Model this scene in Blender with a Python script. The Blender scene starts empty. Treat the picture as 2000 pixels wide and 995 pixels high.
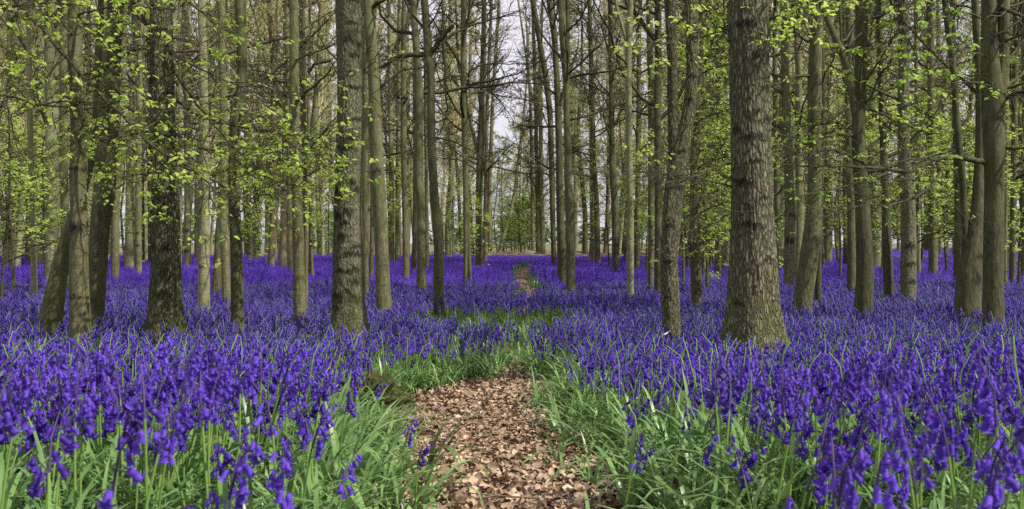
import bpy, math
import numpy as np
from math import radians as R
rng = np.random.default_rng(7)
C = bpy.context.scene
COL = C.collection
HAZE = 0
CAMZ, F, HY, CX = 1.2, 2000.0, 470.0, 1000.0     # eye height, focal in photo pixels, horizon row

# ------------------------------------------------------------------ terrain
def noise2(x, y, seed=0):
    x = np.asarray(x, float); y = np.asarray(y, float)
    xi = np.floor(x).astype(np.int64); yi = np.floor(y).astype(np.int64)
    fx = x-xi; fy = y-yi; fx = fx*fx*(3-2*fx); fy = fy*fy*(3-2*fy)
    def h(a, b):
        n = (a*374761393+b*668265263+seed*1442695041) & 0xffffffff
        n = ((n ^ (n >> 13))*1274126177) & 0xffffffff
        return ((n ^ (n >> 16)) & 0xffff)/65535.0
    return (h(xi, yi)*(1-fx)+h(xi+1, yi)*fx)*(1-fy)+(h(xi, yi+1)*(1-fx)+h(xi+1, yi+1)*fx)*fy
def noise3(x, y, z, seed=0):
    zi = np.floor(z).astype(np.int64); fz = z-zi; fz = fz*fz*(3-2*fz)
    xi = np.floor(x).astype(np.int64); yi = np.floor(y).astype(np.int64)
    fx = x-xi; fy = y-yi; fx = fx*fx*(3-2*fx); fy = fy*fy*(3-2*fy)
    def h(a, b, c):
        n = (a*374761393+b*668265263+c*2147483647+seed*1442695041) & 0xffffffff
        n = ((n ^ (n >> 13))*1274126177) & 0xffffffff
        return ((n ^ (n >> 16)) & 0xffff)/65535.0
    def pl(c): return (h(xi, yi, c)*(1-fx)+h(xi+1, yi, c)*fx)*(1-fy)+(h(xi, yi+1, c)*(1-fx)+h(xi+1, yi+1, c)*fx)*fy
    return pl(zi)*(1-fz)+pl(zi+1)*fz
def sm(a, b, x):
    t = np.clip((np.asarray(x, float)-a)/(b-a), 0, 1); return t*t*(3-2*t)
def base_g(d):
    d = np.maximum(np.asarray(d, float), 0.0)
    return .52/(1+(d/4.5)**2.2)
# footpath edges (photo pixel rows on the bare ground)
PATH_PX = [(1060, 770, 1250), (995, 800, 1200), (930, 795, 1190), (890, 780, 1160), (850, 715, 1130), (815, 680, 1112), (790, 735, 1105),
           (765, 880, 1085), (745, 960, 1058), (725, 990, 1030), (705, 1002, 1012), (670, 985, 990), (650, 995, 1000), (632, 1005, 1012), (618, 1012, 1030),
           (600, 1016, 1036), (586, 1024, 1046), (574, 1028, 1048), (562, 1016, 1036), (550, 1008, 1025), (540, 1009, 1025), (532, 1018, 1032), (524, 1023, 1036)]
def ground_depth(py):
    d = 5.0
    for _ in range(60):
        d = .5*d+.5*(CAMZ-float(base_g(d)))*F/(py-HY)
    return d
PD, PL, PR = [], [], []
for (py, a, b) in PATH_PX:
    d = ground_depth(py); PD.append(d); PL.append((a-CX)/F*d); PR.append((b-CX)/F*d)
HID = (ground_depth(722), ground_depth(622)); PD = [-3.0, 1.0]+PD; PL = [-.42, -.40]+PL; PR = [.42, .42]+PR
PD = np.array(PD); PL = np.array(PL); PR = np.array(PR)
def path_side(x, d):              # metres outside the path edge (negative inside)
    l = np.interp(d, PD, PL); r = np.interp(d, PD, PR)
    w = np.maximum(l-x, x-r)
    w = w+(noise2(x*5, d*5, 3)-.5)*.24*np.clip(6/np.maximum(d,1),.3,1)
    return np.where((d > 46) | ((d > HID[0]) & (d < HID[1])), 9.0, w)
def gz(x, d):
    x = np.asarray(x, float); d = np.asarray(d, float)
    l = np.interp(d, PD, PL); r = np.interp(d, PD, PR); w = np.maximum(l-x, x-r)
    near = 1-sm(2.2, 7, d)
    z = base_g(d)+.10*sm(0, .45, w)*near
    z = z+(noise2(x*.35+9, d*.35, 5)-.5)*.10*sm(3, 9, d)*(1-.8*(1-sm(-.1, .6, w)))
    z = z+(noise2(x*1.7, d*1.7, 6)-.5)*.03
    return z

# ------------------------------------------------------------------ mesh helpers
def mesh_np(name, V, faces, mat=None, smooth=False, attrs=None):
    """faces: list of (k,n) index arrays (tri / quad)"""
    me = bpy.data.meshes.new(name)
    V = np.asarray(V, np.float32).reshape(-1, 3)
    faces = [np.asarray(f, np.int32) for f in faces if len(f)]
    nl = sum(f.size for f in faces); nf = sum(len(f) for f in faces)
    me.vertices.add(len(V)); me.vertices.foreach_set('co', V.ravel())
    me.loops.add(nl); me.loops.foreach_set('vertex_index', np.concatenate([f.ravel() for f in faces]))
    starts = []; o = 0
    for f in faces:
        starts.append(o+np.arange(len(f))*f.shape[1]); o += f.size
    me.polygons.add(nf); me.polygons.foreach_set('loop_start', np.concatenate(starts).astype(np.int32))
    me.update(calc_edges=True)
    if smooth: me.polygons.foreach_set('use_smooth', np.ones(nf, bool))
    for k, a in (attrs or {}).items():
        at = me.attributes.new(k, 'FLOAT', 'POINT'); at.data.foreach_set('value', np.asarray(a, np.float32))
    if mat: me.materials.append(mat)
    return me
def obj(name, me, parent=None, loc=(0, 0, 0)):
    o = bpy.data.objects.new(name, me); COL.objects.link(o); o.location = loc
    if parent: o.parent = parent
    return o
def thing(name, label, cat, loc=(0, 0, 0), group=None):
    o = bpy.data.objects.new(name, None); COL.objects.link(o); o.location = loc; o.empty_display_size = .2
    o['label'] = label; o['category'] = cat
    if group: o['group'] = group
    return o
def tag(o, label=None, cat=None, group=None, kind=None):
    for k, v in (('label', label), ('category', cat), ('group', group), ('kind', kind)):
        if v: o[k] = v
    return o
def tubes(P, rad, s=4):
    """P (N,n,3) polylines, rad (N,n) -> verts, quads"""
    P = np.asarray(P, float); N, n, _ = P.shape
    T = np.gradient(P, axis=1); T /= np.linalg.norm(T, axis=2, keepdims=True)+1e-9
    up = np.where(np.abs(T[:, :1, 2:3]) > .9, np.array([1., 0, 0]), np.array([0, 0, 1.]))
    A = np.cross(T, np.broadcast_to(up, T.shape)); A /= np.linalg.norm(A, axis=2, keepdims=True)+1e-9
    B = np.cross(T, A)
    th = np.arange(s)/s*2*np.pi
    V = P[:, :, None]+rad[:, :, None, None]*(A[:, :, None]*np.cos(th)[None, None, :, None]+B[:, :, None]*np.sin(th)[None, None, :, None])
    i = np.arange(N)[:, None, None]*n*s; j = np.arange(n-1)[None, :, None]*s; k = np.arange(s)[None, None, :]; k2 = (k+1) % s
    Q = np.stack([i+j+k, i+j+k2, i+j+s+k2, i+j+s+k], -1).reshape(-1, 4)
    return V.reshape(-1, 3), Q
class Acc:
    def __init__(s): s.V = []; s.F = {3: [], 4: []}; s.n = 0; s.A = []
    def add(s, V, *Fs, a=0.0):
        V = np.asarray(V, float).reshape(-1, 3)
        for f in Fs:
            f = np.asarray(f); s.F[f.shape[1]].append(f+s.n)
        s.V.append(V); s.n += len(V); s.A.append(np.broadcast_to(np.asarray(a, float), (len(V),)))
    def mesh(s, name, mat, smooth=False, attr=None):
        fs = [np.concatenate(s.F[k]) for k in (3, 4) if s.F[k]]
        return mesh_np(name, np.concatenate(s.V), fs, mat, smooth, {attr: np.concatenate(s.A)} if attr else None)
def unit(v): return v/(np.linalg.norm(v, axis=-1, keepdims=True)+1e-9)
def leaves(P, size, droop=.35, seed=1, six=True):
    """small folded pointed leaves at points P"""
    g = np.random.default_rng(seed); n = len(P)
    az = g.uniform(0, 2*np.pi, n)
    D = unit(np.stack([np.cos(az), np.sin(az), -droop+g.normal(0, .35, n)], -1))
    N = unit(np.stack([g.normal(0, .5, n), g.normal(0, .5, n), np.ones(n)], -1)); S = unit(np.cross(D, N)); U = np.cross(S, D)
    L = (size*g.uniform(.6, 1.25, n))[:, None]
    if six:
        pts = [(0, 0, 0), (.30, .30, .10), (.68, .27, .10), (1.05, 0, -.05), (.68, -.27, .10), (.30, -.30, .10)]
        V = np.stack([P+L*(a*D+b*S+c*U) for a, b, c in pts], 1)
        o = np.arange(n)[:, None]*6
        return V.reshape(-1, 3), np.concatenate([o+np.array([[0, 1, 2, 3]]), o+np.array([[0, 3, 4, 5]])])
    pts = [(0, 0, 0), (.5, .32, .08), (1, 0, 0), (.5, -.32, .08)]
    V = np.stack([P+L*(a*D+b*S+c*U) for a, b, c in pts], 1); o = np.arange(n)[:, None]*4
    return V.reshape(-1, 3), o+np.array([[0, 1, 2, 3]])

# ------------------------------------------------------------------ materials
def mat(name):
    m = bpy.data.materials.new(name); m.use_nodes = True; nt = m.node_tree
    return m, nt, nt.nodes['Principled BSDF'], nt.nodes['Material Output']
def nd(nt, t, **k):
    n = nt.nodes.new(t)
    for a, b in k.items():
        if a.startswith('_'): n.inputs[a[1:].replace('_', ' ')].default_value = b
        else: setattr(n, a, b)
    return n
def ramp(nt, fac, stops):
    r = nd(nt, 'ShaderNodeValToRGB'); el = r.color_ramp.elements
    while len(el) < len(stops): el.new(.5)
    for e, (p, c) in zip(el, stops): e.position = p; e.color = (*c, 1)
    nt.links.new(fac, r.inputs[0]); return r.outputs[0]
def mix(nt, f, a, b, bt='MIX'):
    m = nd(nt, 'ShaderNodeMix', data_type='RGBA', blend_type=bt)
    for s, v in ((0, f), (6, a), (7, b)):
        if isinstance(v, (int, float)): m.inputs[s].default_value = v
        elif isinstance(v, tuple): m.inputs[s].default_value = (*v, 1)
        else: nt.links.new(v, m.inputs[s])
    return m.outputs[2]
def mapped(nt, scale, coord='Object'):
    tc = nd(nt, 'ShaderNodeTexCoord'); mp = nd(nt, 'ShaderNodeMapping'); mp.inputs['Scale'].default_value = scale
    nt.links.new(tc.outputs[coord], mp.inputs[0]); return mp.outputs[0]
def noise(nt, vec, scale=1, detail=4, rough=.6):
    n = nd(nt, 'ShaderNodeTexNoise', _Scale=scale, _Detail=detail, _Roughness=rough); nt.links.new(vec, n.inputs['Vector']); return n.outputs['Fac']
def bark_material(name, cols, streak=(22, 22, 3.2), bump=.6, moss=.5, fiss=0., fs=(34, 34, 8)):
    m, nt, b, out = mat(name)
    oi = nd(nt, 'ShaderNodeObjectInfo')
    big = noise(nt, mapped(nt, (2.2, 2.2, .9)), 1.4, 4, .6)
    st = noise(nt, mapped(nt, streak), 1, 6, .7)
    c = ramp(nt, st, [(.32, cols[0]), (.5, cols[1]), (.68, cols[2])])
    c = mix(nt, ramp(nt, big, [(.40, (0, 0, 0)), (.62, (1, 1, 1))]), c, mix(nt, .75, c, cols[3]))
    hl = ramp(nt, noise(nt, mapped(nt, (7, 7, 60)), 1, 4, .6), [(.57, (0, 0, 0)), (.66, (.55, .55, .55))])
    c = mix(nt, hl, c, (.035, .032, .02))
    if 'twig' in name: al = 0
    else: al = ramp(nt, noise(nt, mapped(nt, (3.5, 3.5, 1.6)), 1, 4, .65), [(.5, (0, 0, 0)), (.66, (.4, .4, .4))])
    c = mix(nt, al, c, (.20, .215, .12) if not fiss else (.13, .15, .07))
    h = st
    if fiss:
        mv = mapped(nt, fs); nz = nd(nt, 'ShaderNodeTexNoise', _Scale=.9, _Detail=3); nt.links.new(mv, nz.inputs['Vector'])
        va = nd(nt, 'ShaderNodeVectorMath', operation='MULTIPLY_ADD'); nt.links.new(nz.outputs['Color'], va.inputs[0]); va.inputs[1].default_value = (1.3, 1.3, 1.3); nt.links.new(mv, va.inputs[2])
        vo = nd(nt, 'ShaderNodeTexVoronoi', feature='DISTANCE_TO_EDGE', _Scale=1.0); nt.links.new(va.outputs[0], vo.inputs['Vector'])
        e = ramp(nt, vo.outputs['Distance'], [(.02, (0, 0, 0)), (.22, (1, 1, 1))])
        c = mix(nt, e, mix(nt, fiss, c, (.03, .025, .017)), c); h = mix(nt, .25, e, st)
    fa = nd(nt, 'ShaderNodeAttribute', attribute_name='crack')
    c = mix(nt, fa.outputs['Fac'], c, (.022, .019, .013))
    ms = nd(nt, 'ShaderNodeAttribute', attribute_name='moss')
    mm = nd(nt, 'ShaderNodeMath', operation='MULTIPLY'); nt.links.new(ms.outputs['Fac'], mm.inputs[0])
    nt.links.new(ramp(nt, noise(nt, mapped(nt, (9, 9, 9)), 1, 5, .7), [(.42, (0, 0, 0)), (.58, (1, 1, 1))]), mm.inputs[1])
    c = mix(nt, mm.outputs[0], c, (.075, .085, .014))
    hv = nd(nt, 'ShaderNodeHueSaturation'); nt.links.new(c, hv.inputs['Color'])
    mr = nd(nt, 'ShaderNodeMapRange'); mr.inputs[3].default_value = .75; mr.inputs[4].default_value = 1.3
    nt.links.new(oi.outputs['Random'], mr.inputs[0]); nt.links.new(mr.outputs[0], hv.inputs['Value'])
    nt.links.new(hv.outputs[0], b.inputs['Base Color']); b.inputs['Roughness'].default_value = .9
    b.inputs['Specular IOR Level'].default_value = .25
    bp = nd(nt, 'ShaderNodeBump', _Strength=bump, _Distance=.02); nt.links.new(h, bp.inputs['Height']); nt.links.new(bp.outputs[0], b.inputs['Normal'])
    return m
M = {}
M['rough'] = bark_material('rough_bark', [(.075, .068, .04), (.155, .145, .092), (.25, .235, .155), (.125, .14, .07)], (30, 30, 9), 1.0, fiss=.66, fs=(46, 46, 11))
M['fissured'] = bark_material('fissured_bark', [(.085, .078, .045), (.18, .168, .10), (.29, .27, .17), (.14, .155, .065)], (40, 40, 12), 1.0, fiss=.6, fs=(75, 75, 17))
M['scarred'] = bark_material('grey_green_bark', [(.085, .08, .045), (.175, .17, .10), (.28, .27, .17), (.12, .14, .06)], (40, 40, 9), .7, fiss=.35, fs=(50, 50, 16))
M['olive'] = bark_material('olive_bark', [(.05, .046, .022), (.125, .117, .058), (.22, .205, .108), (.10, .11, .036)], (38, 38, 9), .8)
M['dark'] = bark_material('dark_bark', [(.034, .032, .017), (.074, .07, .036), (.13, .122, .062), (.075, .085, .026)], (38, 38, 9), .8)
M['pale'] = bark_material('pale_bark', [(.09, .086, .045), (.19, .182, .098), (.28, .265, .155), (.15, .165, .07)], (38, 38, 12), .7)
M['brown'] = bark_material('brown_bark', [(.075, .055, .035), (.15, .11, .07), (.21, .16, .105), (.12, .11, .05)], (45, 45, 4), .35)
M['twig'] = bark_material('twig_bark', [(.028, .025, .015), (.06, .052, .031), (.10, .088, .054), (.055, .058, .022)], (20, 20, 20), .2)
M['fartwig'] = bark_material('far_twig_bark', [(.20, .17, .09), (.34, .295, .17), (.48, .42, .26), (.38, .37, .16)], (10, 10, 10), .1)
def leaf_material(name, a, b_, tr=.5, ns=1.6, rough=.5, cc='Object'):
    m, nt, b, out = mat(name)
    c = ramp(nt, noise(nt, mapped(nt, (ns, ns, ns), cc), 1, 3, .6), [(.35, a), (.65, b_)])
    oi = nd(nt, 'ShaderNodeObjectInfo'); hs = nd(nt, 'ShaderNodeHueSaturation'); nt.links.new(c, hs.inputs['Color'])
    mr = nd(nt, 'ShaderNodeMapRange'); mr.inputs[3].default_value = .78; mr.inputs[4].default_value = 1.2
    nt.links.new(oi.outputs['Random'], mr.inputs[0]); nt.links.new(mr.outputs[0], hs.inputs['Value']); c = hs.outputs[0]
    nt.links.new(c, b.inputs['Base Color']); b.inputs['Roughness'].default_value = rough; b.inputs['Specular IOR Level'].default_value = .3
    t = nd(nt, 'ShaderNodeBsdfTranslucent'); nt.links.new(c, t.inputs[0])
    mx = nd(nt, 'ShaderNodeMixShader'); mx.inputs[0].default_value = tr
    nt.links.new(b.outputs[0], mx.inputs[1]); nt.links.new(t.outputs[0], mx.inputs[2]); nt.links.new(mx.outputs[0], out.inputs[0])
    return m
M['leaf'] = leaf_material('fresh_beech_leaf', (.38, .54, .08), (.56, .68, .16), .58)
M['leafpale'] = leaf_material('pale_young_leaf', (.36, .46, .09), (.52, .60, .16))
M['leafmid'] = leaf_material('green_young_leaf', (.27, .44, .06), (.42, .58, .11))
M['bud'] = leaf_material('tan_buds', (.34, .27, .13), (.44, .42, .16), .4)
M['bushleaf'] = leaf_material('hedge_leaf', (.16, .28, .04), (.28, .42, .08), .45)
M['blade'] = leaf_material('strap_leaf', (.08, .18, .045), (.24, .37, .13), .3, 5, .33)
M['stem'] = leaf_material('flower_stem', (.14, .27, .05), (.24, .38, .09), .25, 3)
M['stemtop'] = leaf_material('purple_stem', (.05, .03, .10), (.07, .05, .13), .1, 3)
M['bell'] = leaf_material('violet_petal', (.062, .017, .32), (.17, .085, .60), .35, 110, .6)
M['belldeep'] = leaf_material('deep_violet_petal', (.038, .009, .21), (.095, .034, .42), .3, 110, .6)
def simple(name, stops, sc=(8, 8, 8), rough=.9, bump=0.):
    m, nt, b, out = mat(name); n = noise(nt, mapped(nt, sc), 1, 6, .65)
    nt.links.new(ramp(nt, n, stops), b.inputs['Base Color']); b.inputs['Roughness'].default_value = rough
    if bump:
        bp = nd(nt, 'ShaderNodeBump', _Strength=bump, _Distance=.03); nt.links.new(n, bp.inputs['Height']); nt.links.new(bp.outputs[0], b.inputs['Normal'])
    return m
M['moss'] = simple('moss_clump', [(.3, (.02, .016, .008)), (.46, (.05, .05, .014)), (.56, (.075, .085, .014)), (.72, (.15, .15, .03))], (30, 30, 30), 1, 1)
M['wood'] = simple('dead_wood', [(.3, (.07, .05, .035)), (.5, (.15, .115, .08)), (.7, (.27, .22, .16))], (3, 3, 3), .9, .3)
M['cut'] = simple('cut_wood', [(.3, (.4, .32, .24)), (.7, (.6, .52, .42))], (10, 10, 10))
M['chalk'] = simple('white_stone', [(.3, (.5, .5, .47)), (.7, (.75, .74, .7))], (10, 10, 10))
M['path'] = simple('path_soil', [(.3, (.09, .058, .035)), (.5, (.28, .20, .13)), (.7, (.48, .37, .26))], (40, 40, 40), 1, .6)
# dry leaves: random colour per leaf
m, nt, b, out = mat('dry_leaf'); oi = nd(nt, 'ShaderNodeObjectInfo')
c = ramp(nt, oi.outputs['Random'], [(0, (.035, .022, .013)), (.25, (.11, .062, .035)), (.45, (.22, .13, .072)), (.72, (.37, .245, .145)), (1, (.58, .44, .29))])
c = mix(nt, .35, c, ramp(nt, noise(nt, mapped(nt, (60, 60, 60)), 1, 4), [(.3, (.12, .075, .045)), (.7, (.50, .37, .25))]))
nt.links.new(c, b.inputs['Base Color']); b.inputs['Roughness'].default_value = .6; M['dry'] = m
# ground
m, nt, b, out = mat('woodland_soil'); gv = mapped(nt, (1, 1, 1))
c1 = ramp(nt, noise(nt, gv, 14, 6, .7), [(.3, (.03, .022, .014)), (.55, (.085, .06, .036)), (.75, (.19, .13, .08))])
c2 = ramp(nt, noise(nt, gv, 30, 5, .7), [(.3, (.03, .05, .014)), (.7, (.08, .13, .03))])
c3 = ramp(nt, noise(nt, gv, 11, 5, .75), [(.3, (.10, .068, .045)), (.5, (.17, .12, .08)), (.7, (.27, .19, .14))])
sx = nd(nt, 'ShaderNodeSeparateXYZ'); nt.links.new(gv, sx.inputs[0])
fr = nd(nt, 'ShaderNodeMapRange'); fr.inputs[1].default_value = 46; fr.inputs[2].default_value = 58; nt.links.new(sx.outputs[1], fr.inputs[0])
c = mix(nt, ramp(nt, noise(nt, gv, .9, 4), [(.4, (0, 0, 0)), (.6, (1, 1, 1))]), c1, c2)
c = mix(nt, fr.outputs[0], c, c3)
fg = nd(nt, 'ShaderNodeMapRange'); fg.inputs[1].default_value = 150; fg.inputs[2].default_value = 175; nt.links.new(sx.outputs[1], fg.inputs[0])
c = mix(nt, fg.outputs[0], c, (.09, .13, .04))
nt.links.new(c, b.inputs['Base Color']); b.inputs['Roughness'].default_value = 1
bp = nd(nt, 'ShaderNodeBump', _Strength=.6, _Distance=.04); nt.links.new(noise(nt, gv, 20, 6), bp.inputs['Height']); nt.links.new(bp.outputs[0], b.inputs['Normal'])
M['ground'] = m

# ------------------------------------------------------------------ ground and path
def grid(xs, ys, zf):
    X, Y = np.meshgrid(xs, ys); V = np.stack([X, Y, zf(X, Y)], -1).reshape(-1, 3); n = len(xs)
    i = (np.arange(len(ys)-1)[:, None]*n+np.arange(n-1)[None]).ravel()
    return V, np.stack([i, i+1, i+n+1, i+n], -1)
xs = np.concatenate([-np.geomspace(280, 6, 60)[:-1], np.arange(-6, 6.01, .09), np.geomspace(6, 280, 60)[1:]])
ys = np.concatenate([np.linspace(-60, -2, 12)[:-1], np.arange(-2, 12, .09), np.geomspace(12, 400, 110)])
V, Q = grid(xs, ys, gz)
tag(obj('ground', mesh_np('ground', V, [Q], M['ground'], True)), 'dark woodland soil under the bluebells', kind='structure')
pd = np.concatenate([np.arange(-2.5, 12, .06), np.arange(12, 44, .25)])
tt = np.linspace(0, 1, 17)
L = np.interp(pd, PD, PL); Rr = np.interp(pd, PD, PR)
PX = L[:, None]*(1-tt)+Rr[:, None]*tt; PY = np.broadcast_to(pd[:, None], PX.shape)
V = np.stack([PX, PY, gz(PX, PY)+.012], -1).reshape(-1, 3); n = len(tt)
i = (np.arange(len(pd)-1)[:, None]*n+np.arange(n-1)[None]).ravel()
tag(obj('path', mesh_np('path', V, [np.stack([i, i+1, i+n+1, i+n], -1)], M['path'], True)), 'narrow trodden path covered in dry beech leaves', kind='structure')

# ------------------------------------------------------------------ trees
def depth_of(yb, hide=.30):
    d = 10.0
    for _ in range(80): d = .5*d+.5*(CAMZ-float(base_g(d))-hide)*F/(yb-HY)
    return d
def px2(x, y, d): return np.array([(x-CX)/F*d, d, CAMZ-(y-HY)/F*d])
def trunk_mesh(name, C0, rads, material, rough=0., flare=0., scars=(), seed=0, sides=24, step=.1, mosstop=0., cap=True, fine_to=1e9, twist=0.):
    """C0 centre polyline (n,3) bottom->top with radii; returns mesh"""
    C0 = np.asarray(C0, float); rads = np.asarray(rads, float)
    s = np.concatenate([[0], np.cumsum(np.linalg.norm(np.diff(C0, axis=0), axis=1))])
    S = np.arange(0, min(fine_to, s[-1]), step)
    if s[-1] > fine_to: S = np.concatenate([S, np.arange(fine_to, s[-1], .35)])
    S = np.append(S, s[-1])
    P = np.stack([np.interp(S, s, C0[:, k]) for k in range(3)], -1); r = np.interp(S, s, rads)
    k = max(1, int(.22/step)); ker = np.hanning(2*k+3)[1:-1]; ker /= ker.sum()
    def smooth(a):
        pad = len(ker)//2
        return np.convolve(np.concatenate([2*a[0]-a[pad:0:-1], a, 2*a[-1]-a[-2:-pad-2:-1]]), ker, 'valid')
    if len(S) > 2*len(ker):
        P = np.stack([smooth(P[:, q]) for q in range(3)], -1); r = smooth(r)
    zr = P[:, 2]-P[0, 2]
    th = np.arange(sides)/sides*2*np.pi
    TH, ZZ = np.meshgrid(th, P[:, 2]); RR = np.broadcast_to(r[:, None], TH.shape)
    r0 = float(rads[min(2, len(rads)-1)])
    cx, cy = np.cos(TH), np.sin(TH)
    lob = .5+.5*np.cos(TH*5+seed*1.7+.6*np.sin(TH*2+seed))
    fl = flare*np.exp(-np.maximum(ZZ-P[0, 2]-.12, 0)/(1.3*r0+.06))*(.45+.9*lob)
    disp = r0*fl
    disp = disp+(noise3(cx*1.3+seed, cy*1.3, ZZ/(r0*5+.1), seed)-.5)*.16*RR
    crack = np.zeros_like(TH)
    if rough > 0:
        k = r0*36
        z1 = ZZ*11+noise3(cx*k*.3, cy*k*.3, ZZ*6, seed+3)*1.2
        n1 = noise3(cx*k+9, cy*k+5, z1, seed+1); n2 = noise3(cx*k*2+3, cy*k*2, ZZ*24, seed+2)
        rid = 1-np.abs(2*n1-1); cr = np.clip((rid-.70)/.30, 0, 1)
        disp = disp+rough*((n1-.5)*.6-cr*.65+(n2-.5)*.5)
        crack = np.clip(cr-.3, 0, 1)*.45*min(1, rough*60)
    for (sx, sy, sz, sw, sh) in scars:       # horizontal dark knot scars, world centre + half width / half height
        dx = cx*RR+P[:, :1]-sx; front = np.clip(-cy*1.5, 0, 1)
        wob = (noise3(cx*14, cy*14, ZZ*9, seed+5)-.5)*2.2
        q = np.exp(-(dx/sw)**2-(((ZZ-sz)/sh)+wob+.5*(dx/sw)**2)**2)*front
        disp = disp+q*.012-np.clip(q-.6, 0, 1)*.02
        crack = np.maximum(crack, np.clip(q*1.6*(.5+noise3(cx*30, cy*30, ZZ*40, seed+8)), 0, .95))
    rad = RR+disp
    V = np.stack([P[:, :1]+cx*rad, P[:, 1:2]+cy*rad, ZZ+0*TH], -1)
    nr = len(S); i = np.arange(nr-1)[:, None]*sides; j = np.arange(sides)[None]; j2 = (j+1) % sides
    Q = np.stack([i+j, i+j2, i+sides+j2, i+sides+j], -1).reshape(-1, 4)
    moss = np.clip(1-(ZZ-P[0, 2]-.15)/(.4+.7*mosstop), 0, 1)**.7*mosstop if mosstop else np.zeros_like(TH)
    return mesh_np(name, V.reshape(-1, 3), [Q], material, True, {'crack': crack.ravel(), 'moss': moss.ravel()})
def grow(path_fn, zlo, zhi, nl, seed, L0=2.4, r0=.035, elev=(10, 55), ntw=6, ntt=4, sides=3, twr=.006, az=None, tl=1.0):
    """limbs -> twigs -> twiglets, all vectorised; returns [(P,rad)...], leaf anchor points"""
    g = np.random.default_rng(seed); n1 = 7
    z = np.sort(g.uniform(zlo, zhi, nl)); f = (z-zlo)/(zhi-zlo+1e-6)
    st = path_fn(z); a = g.uniform(0, 2*np.pi, nl) if az is None else g.choice(az, nl)+g.normal(0, .5, nl)
    e = np.radians(g.uniform(*elev, nl)); Ln = L0*g.uniform(.45, 1.15, nl)*(1-.55*f)
    D = np.stack([np.cos(a)*np.cos(e), np.sin(a)*np.cos(e), np.sin(e)], -1)
    def walk(st, D, Ln, n, jit, lift):
        N = len(st); P = np.zeros((N, n, 3)); P[:, 0] = st; d = D.copy()
        for k in range(1, n):
            d = unit(d+g.normal(0, jit, (N, 3))+np.array([0, 0, lift])); P[:, k] = P[:, k-1]+d*(Ln/(n-1))[:, None]
        return P
    P1 = walk(st, D, Ln, n1, .20, .05); rr = r0*(.4+.6*Ln/L0)*(1-.4*f); R1 = rr[:, None]*np.linspace(1, .18, n1)
    out = [(P1, R1, 4)]
    def sub(P, Ln, m, n, frac, jit, lift, spread):
        N, k, _ = P.shape; idx = np.repeat(np.arange(N), m); t = g.uniform(.25, 1, N*m)*(k-1.001); i = t.astype(int); fr = (t-i)[:, None]
        s = P[idx, i]*(1-fr)+P[idx, i+1]*fr; d0 = unit(P[idx, i+1]-P[idx, i])
        d = unit(d0+unit(g.normal(0, 1, (N*m, 3))*np.array([1, 1, .6]))*spread)
        L2 = Ln[idx]*frac*g.uniform(.5, 1.2, N*m)*(1-.5*t/k); return walk(s, d, L2, n, jit, lift), L2
    P2, L2 = sub(P1, Ln, ntw, 5, .45, .25, .04, 1.0)
    out.append((P2, np.maximum(.2*np.repeat(rr, ntw), twr*1.3)[:, None]*np.linspace(1, .4, 5), sides))
    P3, L3 = sub(P2, L2*1.0, ntt, 3, .55*tl, .3, 0, 1.1)
    out.append((P3, np.full((len(P3), 3), twr)*np.linspace(1, .5, 3), 3))
    an = np.concatenate([P3[:, 1], P3[:, 2], (P3[:, 1]+P3[:, 2])/2, P2[:, 3], P2[:, 4]])
    return out, an
def branch_acc(acc, out):
    for P, r, s in out: acc.add(*tubes(P, r, s))
def leaf_pts(an, n, seed, spread=.06):
    g = np.random.default_rng(seed); c = an[g.integers(0, len(an), max(1, n//4))]+g.normal(0, spread, (max(1, n//4), 3))*np.array([1, 1, .6])
    return c[g.integers(0, len(c), n)]+g.normal(0, .022 if spread < .08 else spread*.5, (n, 3))*np.array([1, 1, .6])

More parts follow.
